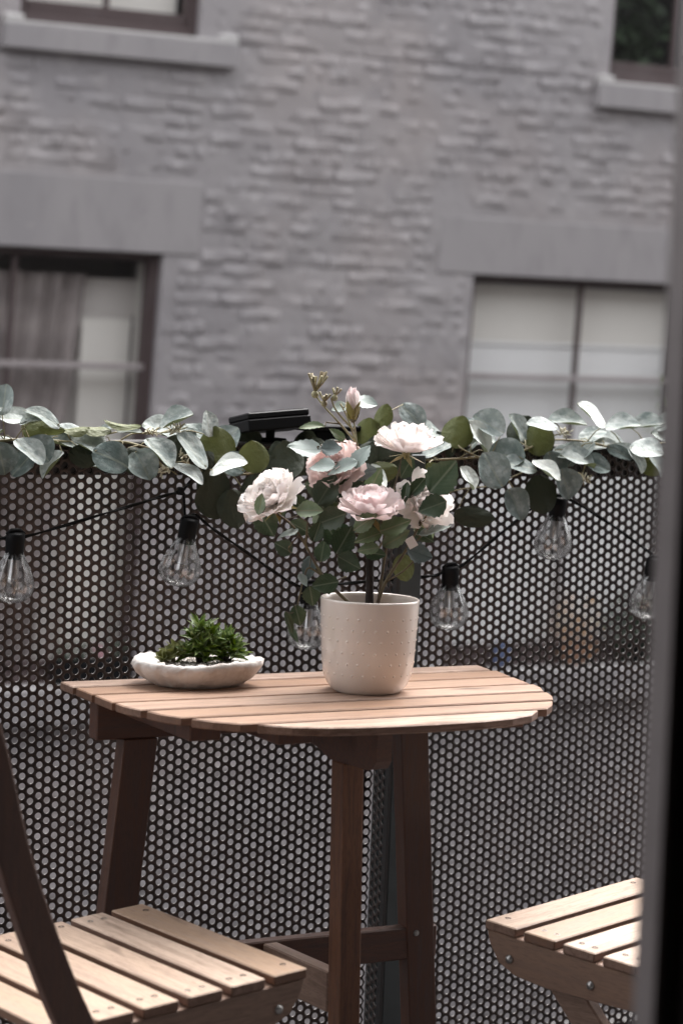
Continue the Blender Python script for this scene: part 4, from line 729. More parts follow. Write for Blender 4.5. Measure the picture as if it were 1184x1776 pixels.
# things on the far window sills
def foliage_clump(name, c, r, n, m, label, cat, leaf=.03, squash=1.0, m2=None, pot=None, group=None):
    t = thing(name, label, cat, (c[0], c[1], c[2]), 0, group)
    mb = MB(); R_ = random.Random(hash(name) % 1000 + int(c[0]*100))
    for k in range(n):
        d = Vector((R_.gauss(0, 1), R_.gauss(0, 1), R_.gauss(0, 1))).normalized()*r*(R_.random()**.5)
        p = Vector((d.x, d.y*.5, r*squash*.9 + d.z*squash))
        a = Vector((R_.gauss(0, 1), R_.gauss(0, 1), R_.gauss(0, 1))).normalized(); b = a.orthogonal().normalized()
        L_ = leaf*R_.uniform(.6, 1.3)
        mb.add([p-a*L_, p+b*L_*.4, p+a*L_, p-b*L_*.4], [(0, 1, 2, 3)], 1 if (m2 and R_.random() < .3) else 0)
    mb.build('foliage', [m, m2 or m], t, kind='stuff')
    if pot:
        mb = MB(); mb.lathe([(.0, 0), (pot*.75, 0), (pot, .09), (pot*1.05, .1), (pot*.9, .1), (pot*.85, .08), (0, .08)], 20); mb.build('plant_pot', BLACKP if m is not ORANGE else TERRA, t, smooth=True)
    return t
DKG = mat('dark_green_foliage', (.035, .055, .03), rough=.6); ORANGE = mat('rusty_orange_foliage', (.38, .20, .10), rough=.7); YEL = mat('ochre_foliage', (.42, .30, .12), rough=.7)
TERRA = mat('terracotta', (.40, .24, .17), rough=.8); PINK = mat('pink_blossom', (.45, .24, .27), rough=.7); BLUE = mat('blue_glaze', (.09, .12, .22), rough=.3)
SB = CZ-1.693
tp = thing('window_planter', 'black trough planter with pink flowers on the lower left window sill', 'planter', (4.28, 10.205, SB))
mb = MB(); mb.box((-.19, -.05, .0), (.19, .045, .12), bev=.008); mb.build('trough', BLACKP, tp)
mb = MB(); R_ = random.Random(3)
for k in range(160):
    p = Vector((R_.uniform(-.18, .18), R_.uniform(-.05, .05), R_.uniform(.11, .19))); a = Vector((R_.gauss(0, 1), R_.gauss(0, 1), R_.gauss(0, 1))).normalized(); b = a.orthogonal().normalized()
    mb.add([p-a*.02, p+b*.01, p+a*.02, p-b*.01], [(0, 1, 2, 3)], 1 if abs(p.x-.03) < .03 else 0)
mb.build('foliage', [DKG, PINK], tp, kind='stuff')
foliage_clump('rusty_plant', (6.93, 10.2, SB), .17, 230, ORANGE, 'rusty orange leafed plant on the lower right window sill', 'plant', .025, 1.2, YEL, pot=.06)
foliage_clump('dark_shrub', (7.30, 10.2, SB), .19, 420, DKG, 'dark green bushy plant on the lower right window sill', 'plant', .03, 1.1, None, pot=.07)
foliage_clump('climbing_plant', (7.42, 10.18, SB+.9), .16, 60, mat('light_green_foliage', (.12, .17, .05)), 'sparse light green trailing plant hanging beside the lower right window', 'plant', .03, 2.2)
mb = MB(); mb.lathe([(0, 0), (.035, 0), (.05, .04), (.045, .09), (.03, .12), (.034, .13), (.026, .13), (.02, .1), (0, .1)], 24)
mb.build('blue_vase', BLUE, smooth=True, loc=(6.50, 10.2, SB), label='small blue vase on the left part of the lower right window sill', cat='vase')
up_ = foliage_clump('indoor_plant', (7.42, 10.62, CZ+1.25), .22, 260, DKG, 'dark leafy houseplant imitating trees reflected in the upper right window pane', 'greenery', .05, 1.4, mat('mid_green_foliage', (.07, .11, .06)), pot=.08)  # clump added behind the glass to imitate a reflection of trees

# ------------------------------------------------------------------ balcony railing
D = 3.2375
rail = thing('balcony_railing', 'dark perforated metal balcony railing with round holes and flat top rail', 'railing', (1.85, D, 0))
RO = Vector((1.85, D, 0))
def perforated(name, x_lo, x_hi, z_lo, z_hi, px, pz, axis='x', y0=0.0, th=.0015, hr=.00495, d=.015, parent=None, nrm=1):
    cw = d*math.sqrt(3)/2
    ang = np.arange(12)*np.pi/6
    hexr = np.where(np.arange(12) % 2 == 0, d/math.sqrt(3), d/2)
    hv = np.stack([hexr*np.cos(ang), hexr*np.sin(ang)], 1); cv = np.stack([hr*np.cos(ang), hr*np.sin(ang)], 1)
    cs = []
    i0 = math.ceil((x_lo-px)/cw); i1 = math.floor((x_hi-px)/cw)
    for i in range(i0, i1+1):
        sh = .5 if i % 2 else 0
        j0 = math.ceil((z_lo-pz)/d-sh); j1 = math.floor((z_hi-pz)/d-sh)
        for j in range(j0, j1+1): cs.append((px+i*cw, pz+(j+sh)*d))
    cs = np.array(cs); n = len(cs)
    # per cell: front hex 12, front hole 12, back hex 12, back hole 12
    v2 = np.concatenate([hv, cv, hv, cv], 0)
    u = cs[:, None, :]+v2[None]
    u[:, :, 0] = np.clip(u[:, :, 0], x_lo-cw*.5, x_hi+cw*.5)
    dep = np.concatenate([np.zeros(24), np.full(24, th)])[None, :].repeat(n, 0)
    if axis == 'x': co = np.stack([u[..., 0], y0+dep, u[..., 1]], -1)
    else: co = np.stack([y0+dep, u[..., 0], u[..., 1]], -1)
    co = co.reshape(-1, 3)-np.array(RO)
    k = np.arange(12); k2 = (k+1) % 12
    f1 = np.stack([k, k2, 12+k2, 12+k], 1); f2 = np.stack([24+k2, 24+k, 36+k, 36+k2], 1); f3 = np.stack([12+k, 12+k2, 36+k2, 36+k], 1)
    fc = np.concatenate([f1, f2, f3], 0)
    if axis != 'x': fc = fc[:, ::-1]
    fc = (fc[None]+(np.arange(n)*48)[:, None, None]).reshape(-1, 4)
    me = bpy.data.meshes.new(name); me.vertices.add(len(co)); me.vertices.foreach_set('co', co.astype(np.float32).ravel())
    me.loops.add(fc.size); me.loops.foreach_set('vertex_index', fc.astype(np.int32).ravel())
    me.polygons.add(len(fc)); me.polygons.foreach_set('loop_start', np.arange(len(fc), dtype=np.int32)*4)
    me.materials.append(MESH_MET); me.materials.append(MESH_HOLE)
    mi = np.tile(np.concatenate([np.zeros(24), np.ones(12)]), n).astype(np.int32); me.polygons.foreach_set('material_index', mi)
    me.update(calc_edges=True); me.validate()
    return link(name, me, parent)
perforated('perforated_panel', .55, 1.832, .03, 1.026, 1.2163, CZ-.2404, y0=D, parent=rail)
perforated('perforated_panel', 1.877, 3.05, .03, 1.026, 2.233, CZ-.2404, y0=D, parent=rail)
perforated('perforated_flange', D-.046, D+.0012, .03, 1.01, D-.0115, CZ-.2404, axis='y', y0=1.8345, parent=rail)
def rb(boxes, name, m, bev=.0015):
    mb = MB()
    for a, b in boxes: mb.box(tuple(a[i]-RO[i] for i in range(3)), tuple(b[i]-RO[i] for i in range(3)), bev=bev)
    return mb.build(name, m, rail)
rb([((.55, D+.0035, CZ-.2325), (3.06, D+.045, CZ-.1875))], 'top_rail', RAIL_MET)
rb([((.55, D-.0015, 1.0265), (1.88, D+.0478, 1.0325)), ((1.8805, D-.0015, 1.0265), (3.06, D+.0478, 1.0325))], 'cap_strip', RAIL_MET)
rb([((.55, D+.0035, .03), (3.06, D+.045, .07))], 'bottom_rail', RAIL_MET)
rb([((1.8368, D-.057, .0), (1.8745, D+.003, 1.02))], 'post', POST_MET)
rb([((1.8310, D-.057, .03), (1.8366, D-.0465, 1.02)), ((1.875, D-.0025, .03), (1.883, D-.0003, 1.02))], 'edge_strip', RAIL_MET, bev=.0004)
rb([((.56, D+.004, 0), (.60, D+.044, .0295)), ((3.0, D+.004, 0), (3.04, D+.044, .0295))], 'foot', RAIL_MET)

# ------------------------------------------------------------------ table
TZ = .71
tbl = thing('balcony_table', 'half round slatted acacia folding table in front of the mesh railing', 'table', (1.578, 2.85, 0))
TO = Vector((1.578, 2.85, 0))
SL = [(3.070, 3.024, (1.2425, 1.242), (1.914, 1.908)), (3.013, 2.957, (1.2425, 1.242), (1.912, 1.901)), (2.948, 2.889, (1.2425, 1.242), (1.900, 1.890)),
      (2.881, 2.823, (1.244, 1.254), (1.892, 1.872)), (2.812, 2.755, (1.258, 1.280), (1.869, 1.842)), (2.741, 2.691, (1.288, 1.332), (1.832, 1.790))]
TS = .0115
def slat_top(name, outline):
    o = [(x-TO.x, y-TO.y) for x, y in outline]
    cx = sum(p[0] for p in o)/len(o); cy = sum(p[1] for p in o)/len(o)
    b = .0016
    ins = []
    n = len(o)
    for k in range(n):
        p0, p1, p2 = Vector(o[k-1]), Vector(o[k]), Vector(o[(k+1) % n])
        e1 = (p1-p0).normalized(); e2 = (p2-p1).normalized(); nn = (Vector((-e1.y, e1.x))+Vector((-e2.y, e2.x)))
        nn = nn.normalized() if nn.length > 1e-6 else Vector((-e1.y, e1.x)); ins.append(p1+nn*b)
    mb = MB()
    rings = [([(p.x, p.y) for p in ins], TZ-TS), (o, TZ-TS+b), (o, TZ-b), ([(p.x, p.y) for p in ins], TZ)]
    V = [(x, y, z) for r, z in rings for (x, y) in r]; F = [tuple(reversed(range(n))), tuple(3*n+k for k in range(n))]
    for q in range(3):
        for k in range(n): F.append((q*n+k, q*n+(k+1) % n, (q+1)*n+(k+1) % n, (q+1)*n+k))
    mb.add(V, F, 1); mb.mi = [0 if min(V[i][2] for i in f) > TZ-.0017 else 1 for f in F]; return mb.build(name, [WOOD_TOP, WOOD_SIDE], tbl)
for (yb, yf, (lb, lf), (rb_, rf)) in SL:
    out = [(lf, yf), (rf, yf)]
    bulge = .004 if yb < 2.9 else 0
    out += [((rf+rb_)/2+bulge, (yf+yb)/2), (rb_, yb), (lb, yb), ((lf+lb)/2-bulge, (yf+yb)/2)] if bulge else [(rb_, yb), (lb, yb)]
    slat_top('slat', out)
slat_top('slat', [(1.350, 2.679), (1.385, 2.652), (1.43, 2.634), (1.49, 2.6245), (1.578, 2.6215), (1.65, 2.6245), (1.70, 2.634), (1.74, 2.651), (1.768, 2.679)])
def tb(boxes, name, m, M=None, bev=.0018, parent=tbl):
    mb = MB()
    for a, b in boxes: mb.box(tuple(a[i]-TO[i] for i in range(3)), tuple(b[i]-TO[i] for i in range(3)), bev=bev, M=M)
    return mb.build(name, m, parent)
ZU = TZ-TS-.0005
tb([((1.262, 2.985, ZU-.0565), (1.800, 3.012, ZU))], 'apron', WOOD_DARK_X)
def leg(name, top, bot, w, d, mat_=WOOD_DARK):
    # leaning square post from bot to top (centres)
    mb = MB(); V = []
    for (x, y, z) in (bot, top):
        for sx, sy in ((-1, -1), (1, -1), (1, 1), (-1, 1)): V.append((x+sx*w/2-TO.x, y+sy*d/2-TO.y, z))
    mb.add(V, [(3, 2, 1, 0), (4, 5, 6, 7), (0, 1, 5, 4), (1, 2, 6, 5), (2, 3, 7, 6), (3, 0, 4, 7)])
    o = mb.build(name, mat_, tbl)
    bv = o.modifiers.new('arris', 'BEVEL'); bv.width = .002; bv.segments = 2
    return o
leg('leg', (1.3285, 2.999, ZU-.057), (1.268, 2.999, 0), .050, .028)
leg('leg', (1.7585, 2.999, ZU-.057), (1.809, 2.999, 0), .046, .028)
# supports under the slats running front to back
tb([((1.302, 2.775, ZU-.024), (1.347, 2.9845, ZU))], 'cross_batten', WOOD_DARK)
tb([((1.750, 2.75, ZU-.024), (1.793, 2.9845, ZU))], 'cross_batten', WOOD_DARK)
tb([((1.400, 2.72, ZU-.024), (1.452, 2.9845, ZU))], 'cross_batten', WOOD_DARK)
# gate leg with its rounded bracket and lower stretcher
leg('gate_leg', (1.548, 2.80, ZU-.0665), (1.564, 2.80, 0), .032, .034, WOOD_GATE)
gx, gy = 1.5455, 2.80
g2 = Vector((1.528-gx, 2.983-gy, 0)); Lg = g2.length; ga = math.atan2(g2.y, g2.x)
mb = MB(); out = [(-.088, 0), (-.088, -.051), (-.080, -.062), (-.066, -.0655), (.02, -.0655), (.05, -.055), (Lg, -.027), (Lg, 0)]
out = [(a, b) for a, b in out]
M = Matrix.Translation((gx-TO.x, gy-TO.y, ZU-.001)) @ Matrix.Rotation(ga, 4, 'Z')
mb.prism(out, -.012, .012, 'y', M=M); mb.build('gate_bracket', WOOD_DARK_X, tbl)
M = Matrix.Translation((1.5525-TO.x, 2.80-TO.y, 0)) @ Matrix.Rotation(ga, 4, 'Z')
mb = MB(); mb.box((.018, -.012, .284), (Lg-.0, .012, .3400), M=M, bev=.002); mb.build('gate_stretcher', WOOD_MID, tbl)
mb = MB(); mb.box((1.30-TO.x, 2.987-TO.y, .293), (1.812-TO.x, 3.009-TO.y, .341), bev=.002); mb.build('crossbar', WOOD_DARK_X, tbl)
for x_ in (1.50, 1.775):
    mb = MB(); mb.lathe([(0, .004), (.004, .003), (.005, 0)], 10, M=Matrix.Translation((x_-TO.x, 2.986-TO.y, .332)) @ Matrix.Rotation(pi/2, 4, 'X')); mb.build('hinge_screw', SCREW, tbl)

# ------------------------------------------------------------------ chairs
W, SD, PIT, SW, NS, ST = .361, .36, .0608, .0485, 6, .0125
tilt = rad(4.0)
def chair(name, label, loc, rz, near, upright_shift=0):
    t = thing(name, label, 'chair', (loc[0], loc[1], 0), rz, 'folding slatted acacia chairs')
    S = Matrix.Translation((0, 0, .45)) @ Matrix.Rotation(tilt, 4, 'X')     # seat frame: y <= 0 goes back and down
    for k in range(NS):
        y1 = -k*PIT; y0 = y1-SW
        mb = MB(); mb.box((-W/2, y0, -ST), (W/2, y1, 0), bev=.0015)
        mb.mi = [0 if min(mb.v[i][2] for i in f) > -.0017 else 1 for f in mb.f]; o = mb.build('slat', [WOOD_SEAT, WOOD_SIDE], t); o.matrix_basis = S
        for sx in (-1, 1):
            for yy in ((y0+y1)/2+.010, (y0+y1)/2-.010):
                if k == 0 and yy < (y0+y1)/2: continue
                mb = MB(); mb.lathe([(.0042, .0004), (.0028, .0005), (.0027, -.001), (0, -.001)], 10, M=Matrix.Translation((sx*(W/2-.026+.004*((k*7) % 3-1)), yy, 0)))
                s = mb.build('screw', HOLE_DARK if (k+sx) % 3 else SCREW, t); s.matrix_basis = S
    for sx in (-1, 1):
        # seat rail with a rounded front end
        out = [(.001, -ST-.0005), (-.006, -ST-.018), (-.022, -ST-.039), (-.05, -ST-.050), (-.10, -ST-.053), (-.30, -ST-.043), (-.345, -ST-.030), (-.362, -ST-.0005)]
        out = [(a-.003, b) for a, b in reversed(out)]
        mb = MB(); xi = sx*(W/2-.012); mb.prism(out, xi-.010, xi+.010, 'x')
        o = mb.build('seat_rail', WOOD_MID, t); o.matrix_basis = S
        bv = o.modifiers.new('arris', 'BEVEL'); bv.width = .0012; bv.segments = 1; bv.limit_method = 'ANGLE'; bv.angle_limit = rad(50)
        for yy in (-.042, -.168):
            mb = MB(); mb.lathe([(.0058, 0), (.0056, .0018), (.004, .0035), (0, .0042)], 12, M=Matrix.Translation((xi+sx*.0102, yy, -ST-.030)) @ Matrix.Rotation(sx*pi/2, 4, 'Y'))
            o = mb.build('bolt', SCREW, t, smooth=True); o.matrix_basis = S
        # long bar: backrest upright down to the front foot (outside the rail)
        path = [(-.450, .86), (-.441, .798), (-.423, .742), (-.395, .641), (-.365, .561), (-.328, .477), (-.306, .434), (-.24, .30), (-.15, .12), (-.085, 0)]
        path = [(p.x, p.y) for p in sag([Vector((a, b, 0)) for a, b in path], 3)]
        hw = .0205; xo = sx*(W/2+.0118)
        L_ = []; R2 = []
        for i, (y, z) in enumerate(path):
            a = path[max(0, i-1)]; b = path[min(len(path)-1, i+1)]; dx, dz = b[0]-a[0], b[1]-a[1]; l = math.hypot(dx, dz); nx_, nz_ = -dz/l, dx/l
            c = (y-hw*0, z); L_.append(c); R2.append((c[0]-nx_*hw*2, c[1]-nz_*hw*2))
        # strip built as quads so the outline may be concave
        mb = MB(); V = []
        for (l, r) in zip(L_, R2):
            for x in (xo-.0095, xo+.0095): V += [(x, *l), (x, *r)]
        F = []
        for i in range(len(path)-1):
            a, b = 4*i, 4*(i+1); F += [(a, a+1, b+1, b), (a+3, a+2, b+2, b+3), (a+2, a, b, b+2), (a+1, a+3, b+3, b+1)]
        F += [(0, 2, 3, 1), (4*len(path)-4, 4*len(path)-3, 4*len(path)-1, 4*len(path)-2)]
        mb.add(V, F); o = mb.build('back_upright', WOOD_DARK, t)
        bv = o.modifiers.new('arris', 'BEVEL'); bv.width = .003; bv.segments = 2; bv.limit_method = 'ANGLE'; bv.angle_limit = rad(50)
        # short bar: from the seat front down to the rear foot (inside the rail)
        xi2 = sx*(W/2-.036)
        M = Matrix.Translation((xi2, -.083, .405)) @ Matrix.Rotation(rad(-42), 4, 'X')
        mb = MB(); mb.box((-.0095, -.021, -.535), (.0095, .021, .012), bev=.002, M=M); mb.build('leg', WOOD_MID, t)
    for (y, z, h) in ((-.478, .80, .05), (-.462, .715, .05)):
        mb = MB(); mb.box((-W/2+.0015, y-.008, z-h/2), (W/2-.0015, y+.008, z+h/2), bev=.002); mb.build('back_slat', WOOD_SEAT, t)
    mb = MB(); mb.box((-W/2+.05, -.405, .045), (W/2-.05, -.385, .075), bev=.002); mb.build('foot_stretcher', WOOD_DARK, t)
    mb = MB(); mb.box((-W/2+.0015, -.185, .10), (W/2-.0015, -.165, .13), bev=.002); mb.build('foot_stretcher', WOOD_DARK, t)
    return t
chair('folding_chair', 'folding slatted wooden chair at lower left with a tall dark back post', (1.303, 2.666), rad(-80.96), 1)
chair('folding_chair', 'folding slatted wooden chair partly hidden by the door edge at lower right', (1.827, 2.684), rad(22.13), -1)

# ------------------------------------------------------------------ flower pot
PC = Vector((1.623, 2.890, TZ))
pot = thing('flower_pot', 'cream ceramic pot with rows of small raised dots on the table', 'pot', PC)
PH, PR = .1295, .0685
prof = [(0, .004), (.040, .004), (.040, .0), (.0455, .0), (.0485, .003), (.0555, .011), (.0608, .023), (.0640, .042), (.0668, .09), (.0685, PH-.003), (.0683, PH-.0008), (.067, PH), (.0658, PH-.001), (.0648, PH-.006), (.0635, .08), (.060, .03), (0, .02)]
mb = MB(); mb.lathe(prof, 72); mb.build('pot_body', CERAMIC, pot, smooth=True)
mb = MB()
def rad_at(z):
    for (r0, z0), (r1, z1) in zip(prof[4:9], prof[5:10]):
        if z0 <= z <= z1: return r0+(r1-r0)*(z-z0)/(z1-z0)
    return .0655
for j in range(6):
    z = .028+j*.0155
    for k in range(26):
        a = 2*pi*(k+.5*(j % 2))/26; r = rad_at(z)
        M = Matrix.Translation((r*cos(a), r*sin(a), z)) @ Matrix.Rotation(a, 4, 'Z') @ Matrix.Rotation(pi/2, 4, 'Y')
        mb.lathe([(.0021, -.0003), (.0016, .0003), (.0008, .0007), (0.0, .0008)], 8, M=M)
mb.build('raised_dots', CERAMIC, pot, smooth=True, kind='stuff')
mb = MB(); mb.lathe([(0, .096), (.03, .095), (.0625, .092), (.0625, .088)], 40, fn=lambda p, a, i: (p[0], p[1], p[2]+.003*noise3(p[0]*90, p[1]*90))); mb.build('soil', SOIL, pot, smooth=True)

# ------------------------------------------------------------------ leaves
def leaf_mesh(kind, seed):
    r = random.Random(seed); nx, ny = 12, 6
    V = []; F = []
    cup = r.uniform(.05, .2); bend = r.uniform(-.22, .2); tw = r.uniform(-.35, .35); wav = r.uniform(.02, .06); ph = r.uniform(0, 6)
    for i in range(nx+1):
        u = i/nx
        if kind == 'round': wdt = (max(0, math.sin(pi*min(1, u*.985+.012)))**.52)*.5*(1-.12*(u-.35))
        elif kind == 'rose': wdt = (math.sin(pi*u**.80)**.82)*.5 if 0 < u < 1 else 0
        elif kind == 'petal': wdt = .5*(u**.55)*(1.0 if u < .72 else math.sqrt(max(0.02, 1-((u-.72)/.295)**2)))
        else: wdt = (math.sin(pi*u**.7)**1.1)*.5 if 0 < u < 1 else 0       # pointed
        wdt = max(wdt, .012)
        for j in range(ny+1):
            v = j/ny*2-1
            y = v*wdt
            if kind == 'rose' and j in (0, ny): y *= 1+.07*(1 if i % 2 else -1)
            if kind == 'petal' and i >= nx-1: pass
            z = cup*v*v*wdt*2*(1 if kind != 'petal' else 2.4) + bend*(u-.5)**2*2 + wav*sin(u*6.5+ph)*v*v + tw*(u-.5)*v*wdt + wav*.5*sin(v*7+ph+u*4)
            if kind == 'rose': z -= .02*(1-abs(v))**3; x_ = 0
            if kind == 'petal': z += .35*u**3*(.6+.8*abs(sin(ph+v*2))) - .0
            x = u-.5
            if kind == 'petal' and u > .8: x += .035*sin(v*5+ph)*(u-.8)/.2; z += .08*sin(v*9+ph)*(u-.8)/.2; x += .02*sin(v*17+ph*3)*(u-.8)/.2
            V.append((x, y, z))
    for i in range(nx):
        for j in range(ny): k = i*(ny+1)+j; F.append((k, k+ny+1, k+ny+2, k+1))
    return V, F
def mk(kind, n, m, nm='leaf'):
    out = []
    for s in range(n):
        V, F = leaf_mesh(kind, s*17+len(kind)); mb = MB(); mb.add(V, F); out.append(mb.mesh(nm, m, True))
    return out
LM = {}
def get(kind, m, n=6, nm='leaf'):
    key = (kind, m.name)
    if key not in LM: LM[key] = mk(kind, n, m, nm)
    return rnd.choice(LM[key])
def frame(P, ax, n, L, Wd, origin, thick=None):
    ax = Vector(ax).normalized(); n = Vector(n); n = (n-ax*n.dot(ax)).normalized(); y = n.cross(ax)
    P = Vector(P)-Vector(origin); h = thick or (L+Wd)/2
    return Matrix(((ax.x*L, y.x*Wd, n.x*h, P.x), (ax.y*L, y.y*Wd, n.y*h, P.y), (ax.z*L, y.z*Wd, n.z*h, P.z), (0, 0, 0, 1)))
# ------------------------------------------------------------------ garland
GO = (1.7, 3.22, 1.03)
gar = thing('eucalyptus_garland', 'faux eucalyptus garland with round dusty green leaves draped along the railing top', 'garland', GO)
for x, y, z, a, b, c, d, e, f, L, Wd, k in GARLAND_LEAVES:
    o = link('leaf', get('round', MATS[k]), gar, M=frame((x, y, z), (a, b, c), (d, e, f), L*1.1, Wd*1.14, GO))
mb = MB()
for v in GARLAND_VINES:
    pts = sag(v, 5); mb.tube([Vector(p)-Vector(GO) for p in pts], [.0019 if len(v) > 6 else .0013]*len(pts), 6)
mb.build('vine', VINE, gar, smooth=True)
mb = MB()
for p, q in GARLAND_STALKS:
    p = Vector(p)-Vector(GO); q = Vector(q)-Vector(GO); m_ = (p+q)/2+Vector((0, 0, .004)); mb.tube([p, m_, q], [.0008, .0009, .0011], 5)
R_ = random.Random(6)
for v in GARLAND_VINES[:1]:
    for i in range(26):
        a = Vector(v[i % (len(v)-1)]); b = Vector(v[i % (len(v)-1)+1]); p = a.lerp(b, R_.random())-Vector(GO)
        d = Vector((R_.uniform(-1, 1), R_.uniform(-.4, .1), R_.uniform(-.1, .8))).normalized()*R_.uniform(.008, .02); mb.tube([p, p+d*.6+Vector((.001, 0, .002)), p+d], [.0009, .0008, .0005], 5)
mb.build('leaf_stalks', VINE, gar, smooth=True, kind='stuff')
for (x, y, z) in BERRIES:
    mb = MB(); c = Vector((x, y, z))-Vector(GO)
    for k in range(26):
        d = Vector((R_.gauss(0, 1), R_.gauss(0, .6), R_.gauss(0, 1)+.3)).normalized(); L_ = R_.uniform(.005, .012); s = c+Vector((R_.uniform(-.009, .009), R_.uniform(-.004, .004), R_.uniform(-.004, .004)))
        mb.tube([s, s+d*L_*.6, s+d*L_], [.0006, .0013, .0007], 5, mi=0 if k % 3 else 1)
    mb.build('blossom_cluster', [CREAM, VINE], gar)

# ------------------------------------------------------------------ rose plant in the pot
RG = (PC.x, PC.y, TZ+.095)
ros = thing('rose_plant', 'faux rose plant with blush white blooms standing in the cream pot', 'plant', RG)
for x, y, z, a, b, c, d, e, f, L, Wd, k in ROSE_LEAVES:
    link('leaf', get('rose', RM[k]), ros, M=frame((x, y, z), (a, b, c), (d, e, f), L, Wd, RG))
RGv = Vector(RG)
for i, v in enumerate(ROSE_STEMS):
    v = [Vector(p)-RGv for p in v]; pts = sag(v, 5); n = len(pts)
    if i == 0: r0, r1, m_, nm = .0062, .0048, TRUNK, 'trunk'
    elif i in (1, 2, 3, 4, 5): r0, r1, m_, nm = .0017, .0012, RSTEM_L, 'stem'
    elif i in (10, 14, 16): r0, r1, m_, nm = .0026, .0013, RSTEM, 'stem'
    else: r0, r1, m_, nm = .0015, .001, RSTEM, 'stem'
    mb = MB(); mb.tube(pts, [r0+(r1-r0)*k/(n-1) for k in range(n)], 8); mb.build(nm, m_, ros, smooth=True)
mb = MB()
for p, q in ROSE_STALKS:
    p = Vector(p)-RGv; q = Vector(q)-RGv; mb.tube([p, (p+q)/2+Vector((0, 0, -.003)), q], [.0006, .0007, .0009], 5)
mb.build('leaf_stalks', RSTEM, ros, smooth=True, kind='stuff')
def rose(x, y, z, a, b, c, r, pm, seed, open_=1.0):
    R_ = random.Random(seed); ax = Vector((a, b, c)).normalized(); t1 = ax.orthogonal().normalized(); t2 = ax.cross(t1)
    C = Vector((x, y, z))-RGv-ax*r*.25
    mb = MB()
    for k in range(5):
        an = 2*pi*k/5; d = (t1*cos(an)+t2*sin(an)); e = d.cross(ax)
        b0 = C-ax*r*.05; p1 = b0+d*r*.28-ax*r*.12; p2 = b0+d*r*.62-ax*r*.26
        mb.add([b0-e*r*.03, b0+e*r*.03, p1+e*r*.09, p1-e*r*.09, p2], [(0, 1, 2, 3), (3, 2, 4)])
    mb.tube([C-ax*r*.22, C-ax*r*.10, C, C+ax*r*.1], [r*.04, r*.11, r*.13, r*.06], 10)
    r *= 1.05; fl_ = mb.build('flower', SEPAL, ros, smooth=False)
    rings = [(8, 82, 1.02, .84), (8, 68, .94, .80), (8, 52, .84, .72), (7, 38, .72, .62), (6, 24, .58, .52), (5, 12, .46, .42)]
    for ri, (n, deg, Lf, Wf) in enumerate(rings):
        for k in range(n):
            an = 2*pi*(k+.5*(ri % 2))/n + R_.uniform(-.14, .14); th = rad(deg*open_+R_.uniform(-9, 9))
            d = t1*cos(an)+t2*sin(an); dirv = d*sin(th)+ax*cos(th); nrm = ax*sin(th)-d*cos(th)      # inner face looks to the axis
            L_ = r*Lf*R_.uniform(.9, 1.08); Wd = r*Wf*R_.uniform(.92, 1.1)
            M = frame(RGv+C+dirv*L_*.5+ax*r*.02*ri, dirv, nrm, L_, Wd, RG, thick=r*.5)
            link('petal', get('petal', pm, 7, 'petal'), fl_, M=M)
    # stamens
    mb = MB()
    for k in range(14):
        d = (ax*1.0+t1*R_.uniform(-.4, .4)+t2*R_.uniform(-.4, .4)).normalized(); mb.tube([C+ax*r*.1, C+d*r*.42], [r*.012, r*.02], 4)
    mb.build('stamens', SEPAL, fl_)
for i, (f_, pm) in enumerate(zip(ROSE_FLOWERS, (PETAL_W, PETAL_W, PETAL_P, PETAL_S, PETAL_W))): rose(*f_, pm, 40+i)
# bud
b0, b1 = Vector(BUD[0])-RGv, Vector(BUD[1])-RGv; ax = (b1-b0).normalized(); t1 = ax.orthogonal().normalized(); t2 = ax.cross(t1); Lb = (b1-b0).length
mb = MB(); mb.tube([b0, b0+ax*.003, b0+ax*.006], [.002, .0045, .003], 10); bud = mb.build('bud', RSTEM, ros, smooth=True)
for ri, (n, th, Lf, Wf, m_) in enumerate([(4, 7, .92, .42, PETAL_P), (3, 11, .8, .44, PETAL_W), (4, 20, .62, .26, SEPAL)]):
    for k in range(n):
        an = 2*pi*(k+.37*ri)/n; d = t1*cos(an)+t2*sin(an); dirv = d*sin(rad(th))+ax*cos(rad(th)); nrm = ax*sin(rad(th))-d*cos(rad(th))
        L_ = Lb*Lf; link('petal' if m_ is not SEPAL else 'sepal', get('rose' if m_ is SEPAL else 'petal', m_, 5, 'petal'), bud, M=frame(RGv+b0+dirv*L_*.5+d*.002, dirv, nrm, L_, Lb*Wf, RG, thick=Lb*.22))
# dried seed heads
R_ = random.Random(9)
for i, p in enumerate(DRIED):
    c = Vector(p)-RGv; mb = MB(); r = .0048 if i else .0056
    mb.lathe([(0, -r), (r*.7, -r*.7), (r, 0), (r*.7, r*.7), (r*.3, r)], 10, M=Matrix.Translation(c))
    for k in range(12 if i == 0 else 6):
        d = Vector((R_.uniform(-.6, .6), R_.uniform(-.5, .5), 1)).normalized()*(.034 if i == 0 else .017)*R_.uniform(.7, 1.1)
        mb.tube([c+Vector((0, 0, r*.6)), c+d*.6, c+d], [.0012, .0011, .0020], 5)
    mb.build('seed_head', RSTEM_L, ros, smooth=True)
# paper tag
tg = Vector(PTAG)-RGv; mb = MB(); mb.box((-.0065, -.0006, -.008), (.0065, .0006, .008), M=Matrix.Translation(tg) @ Matrix.Rotation(rad(-35), 4, 'Y') @ Matrix.Rotation(rad(-25), 4, 'Z')); mb.build('tag', TAG, ros)

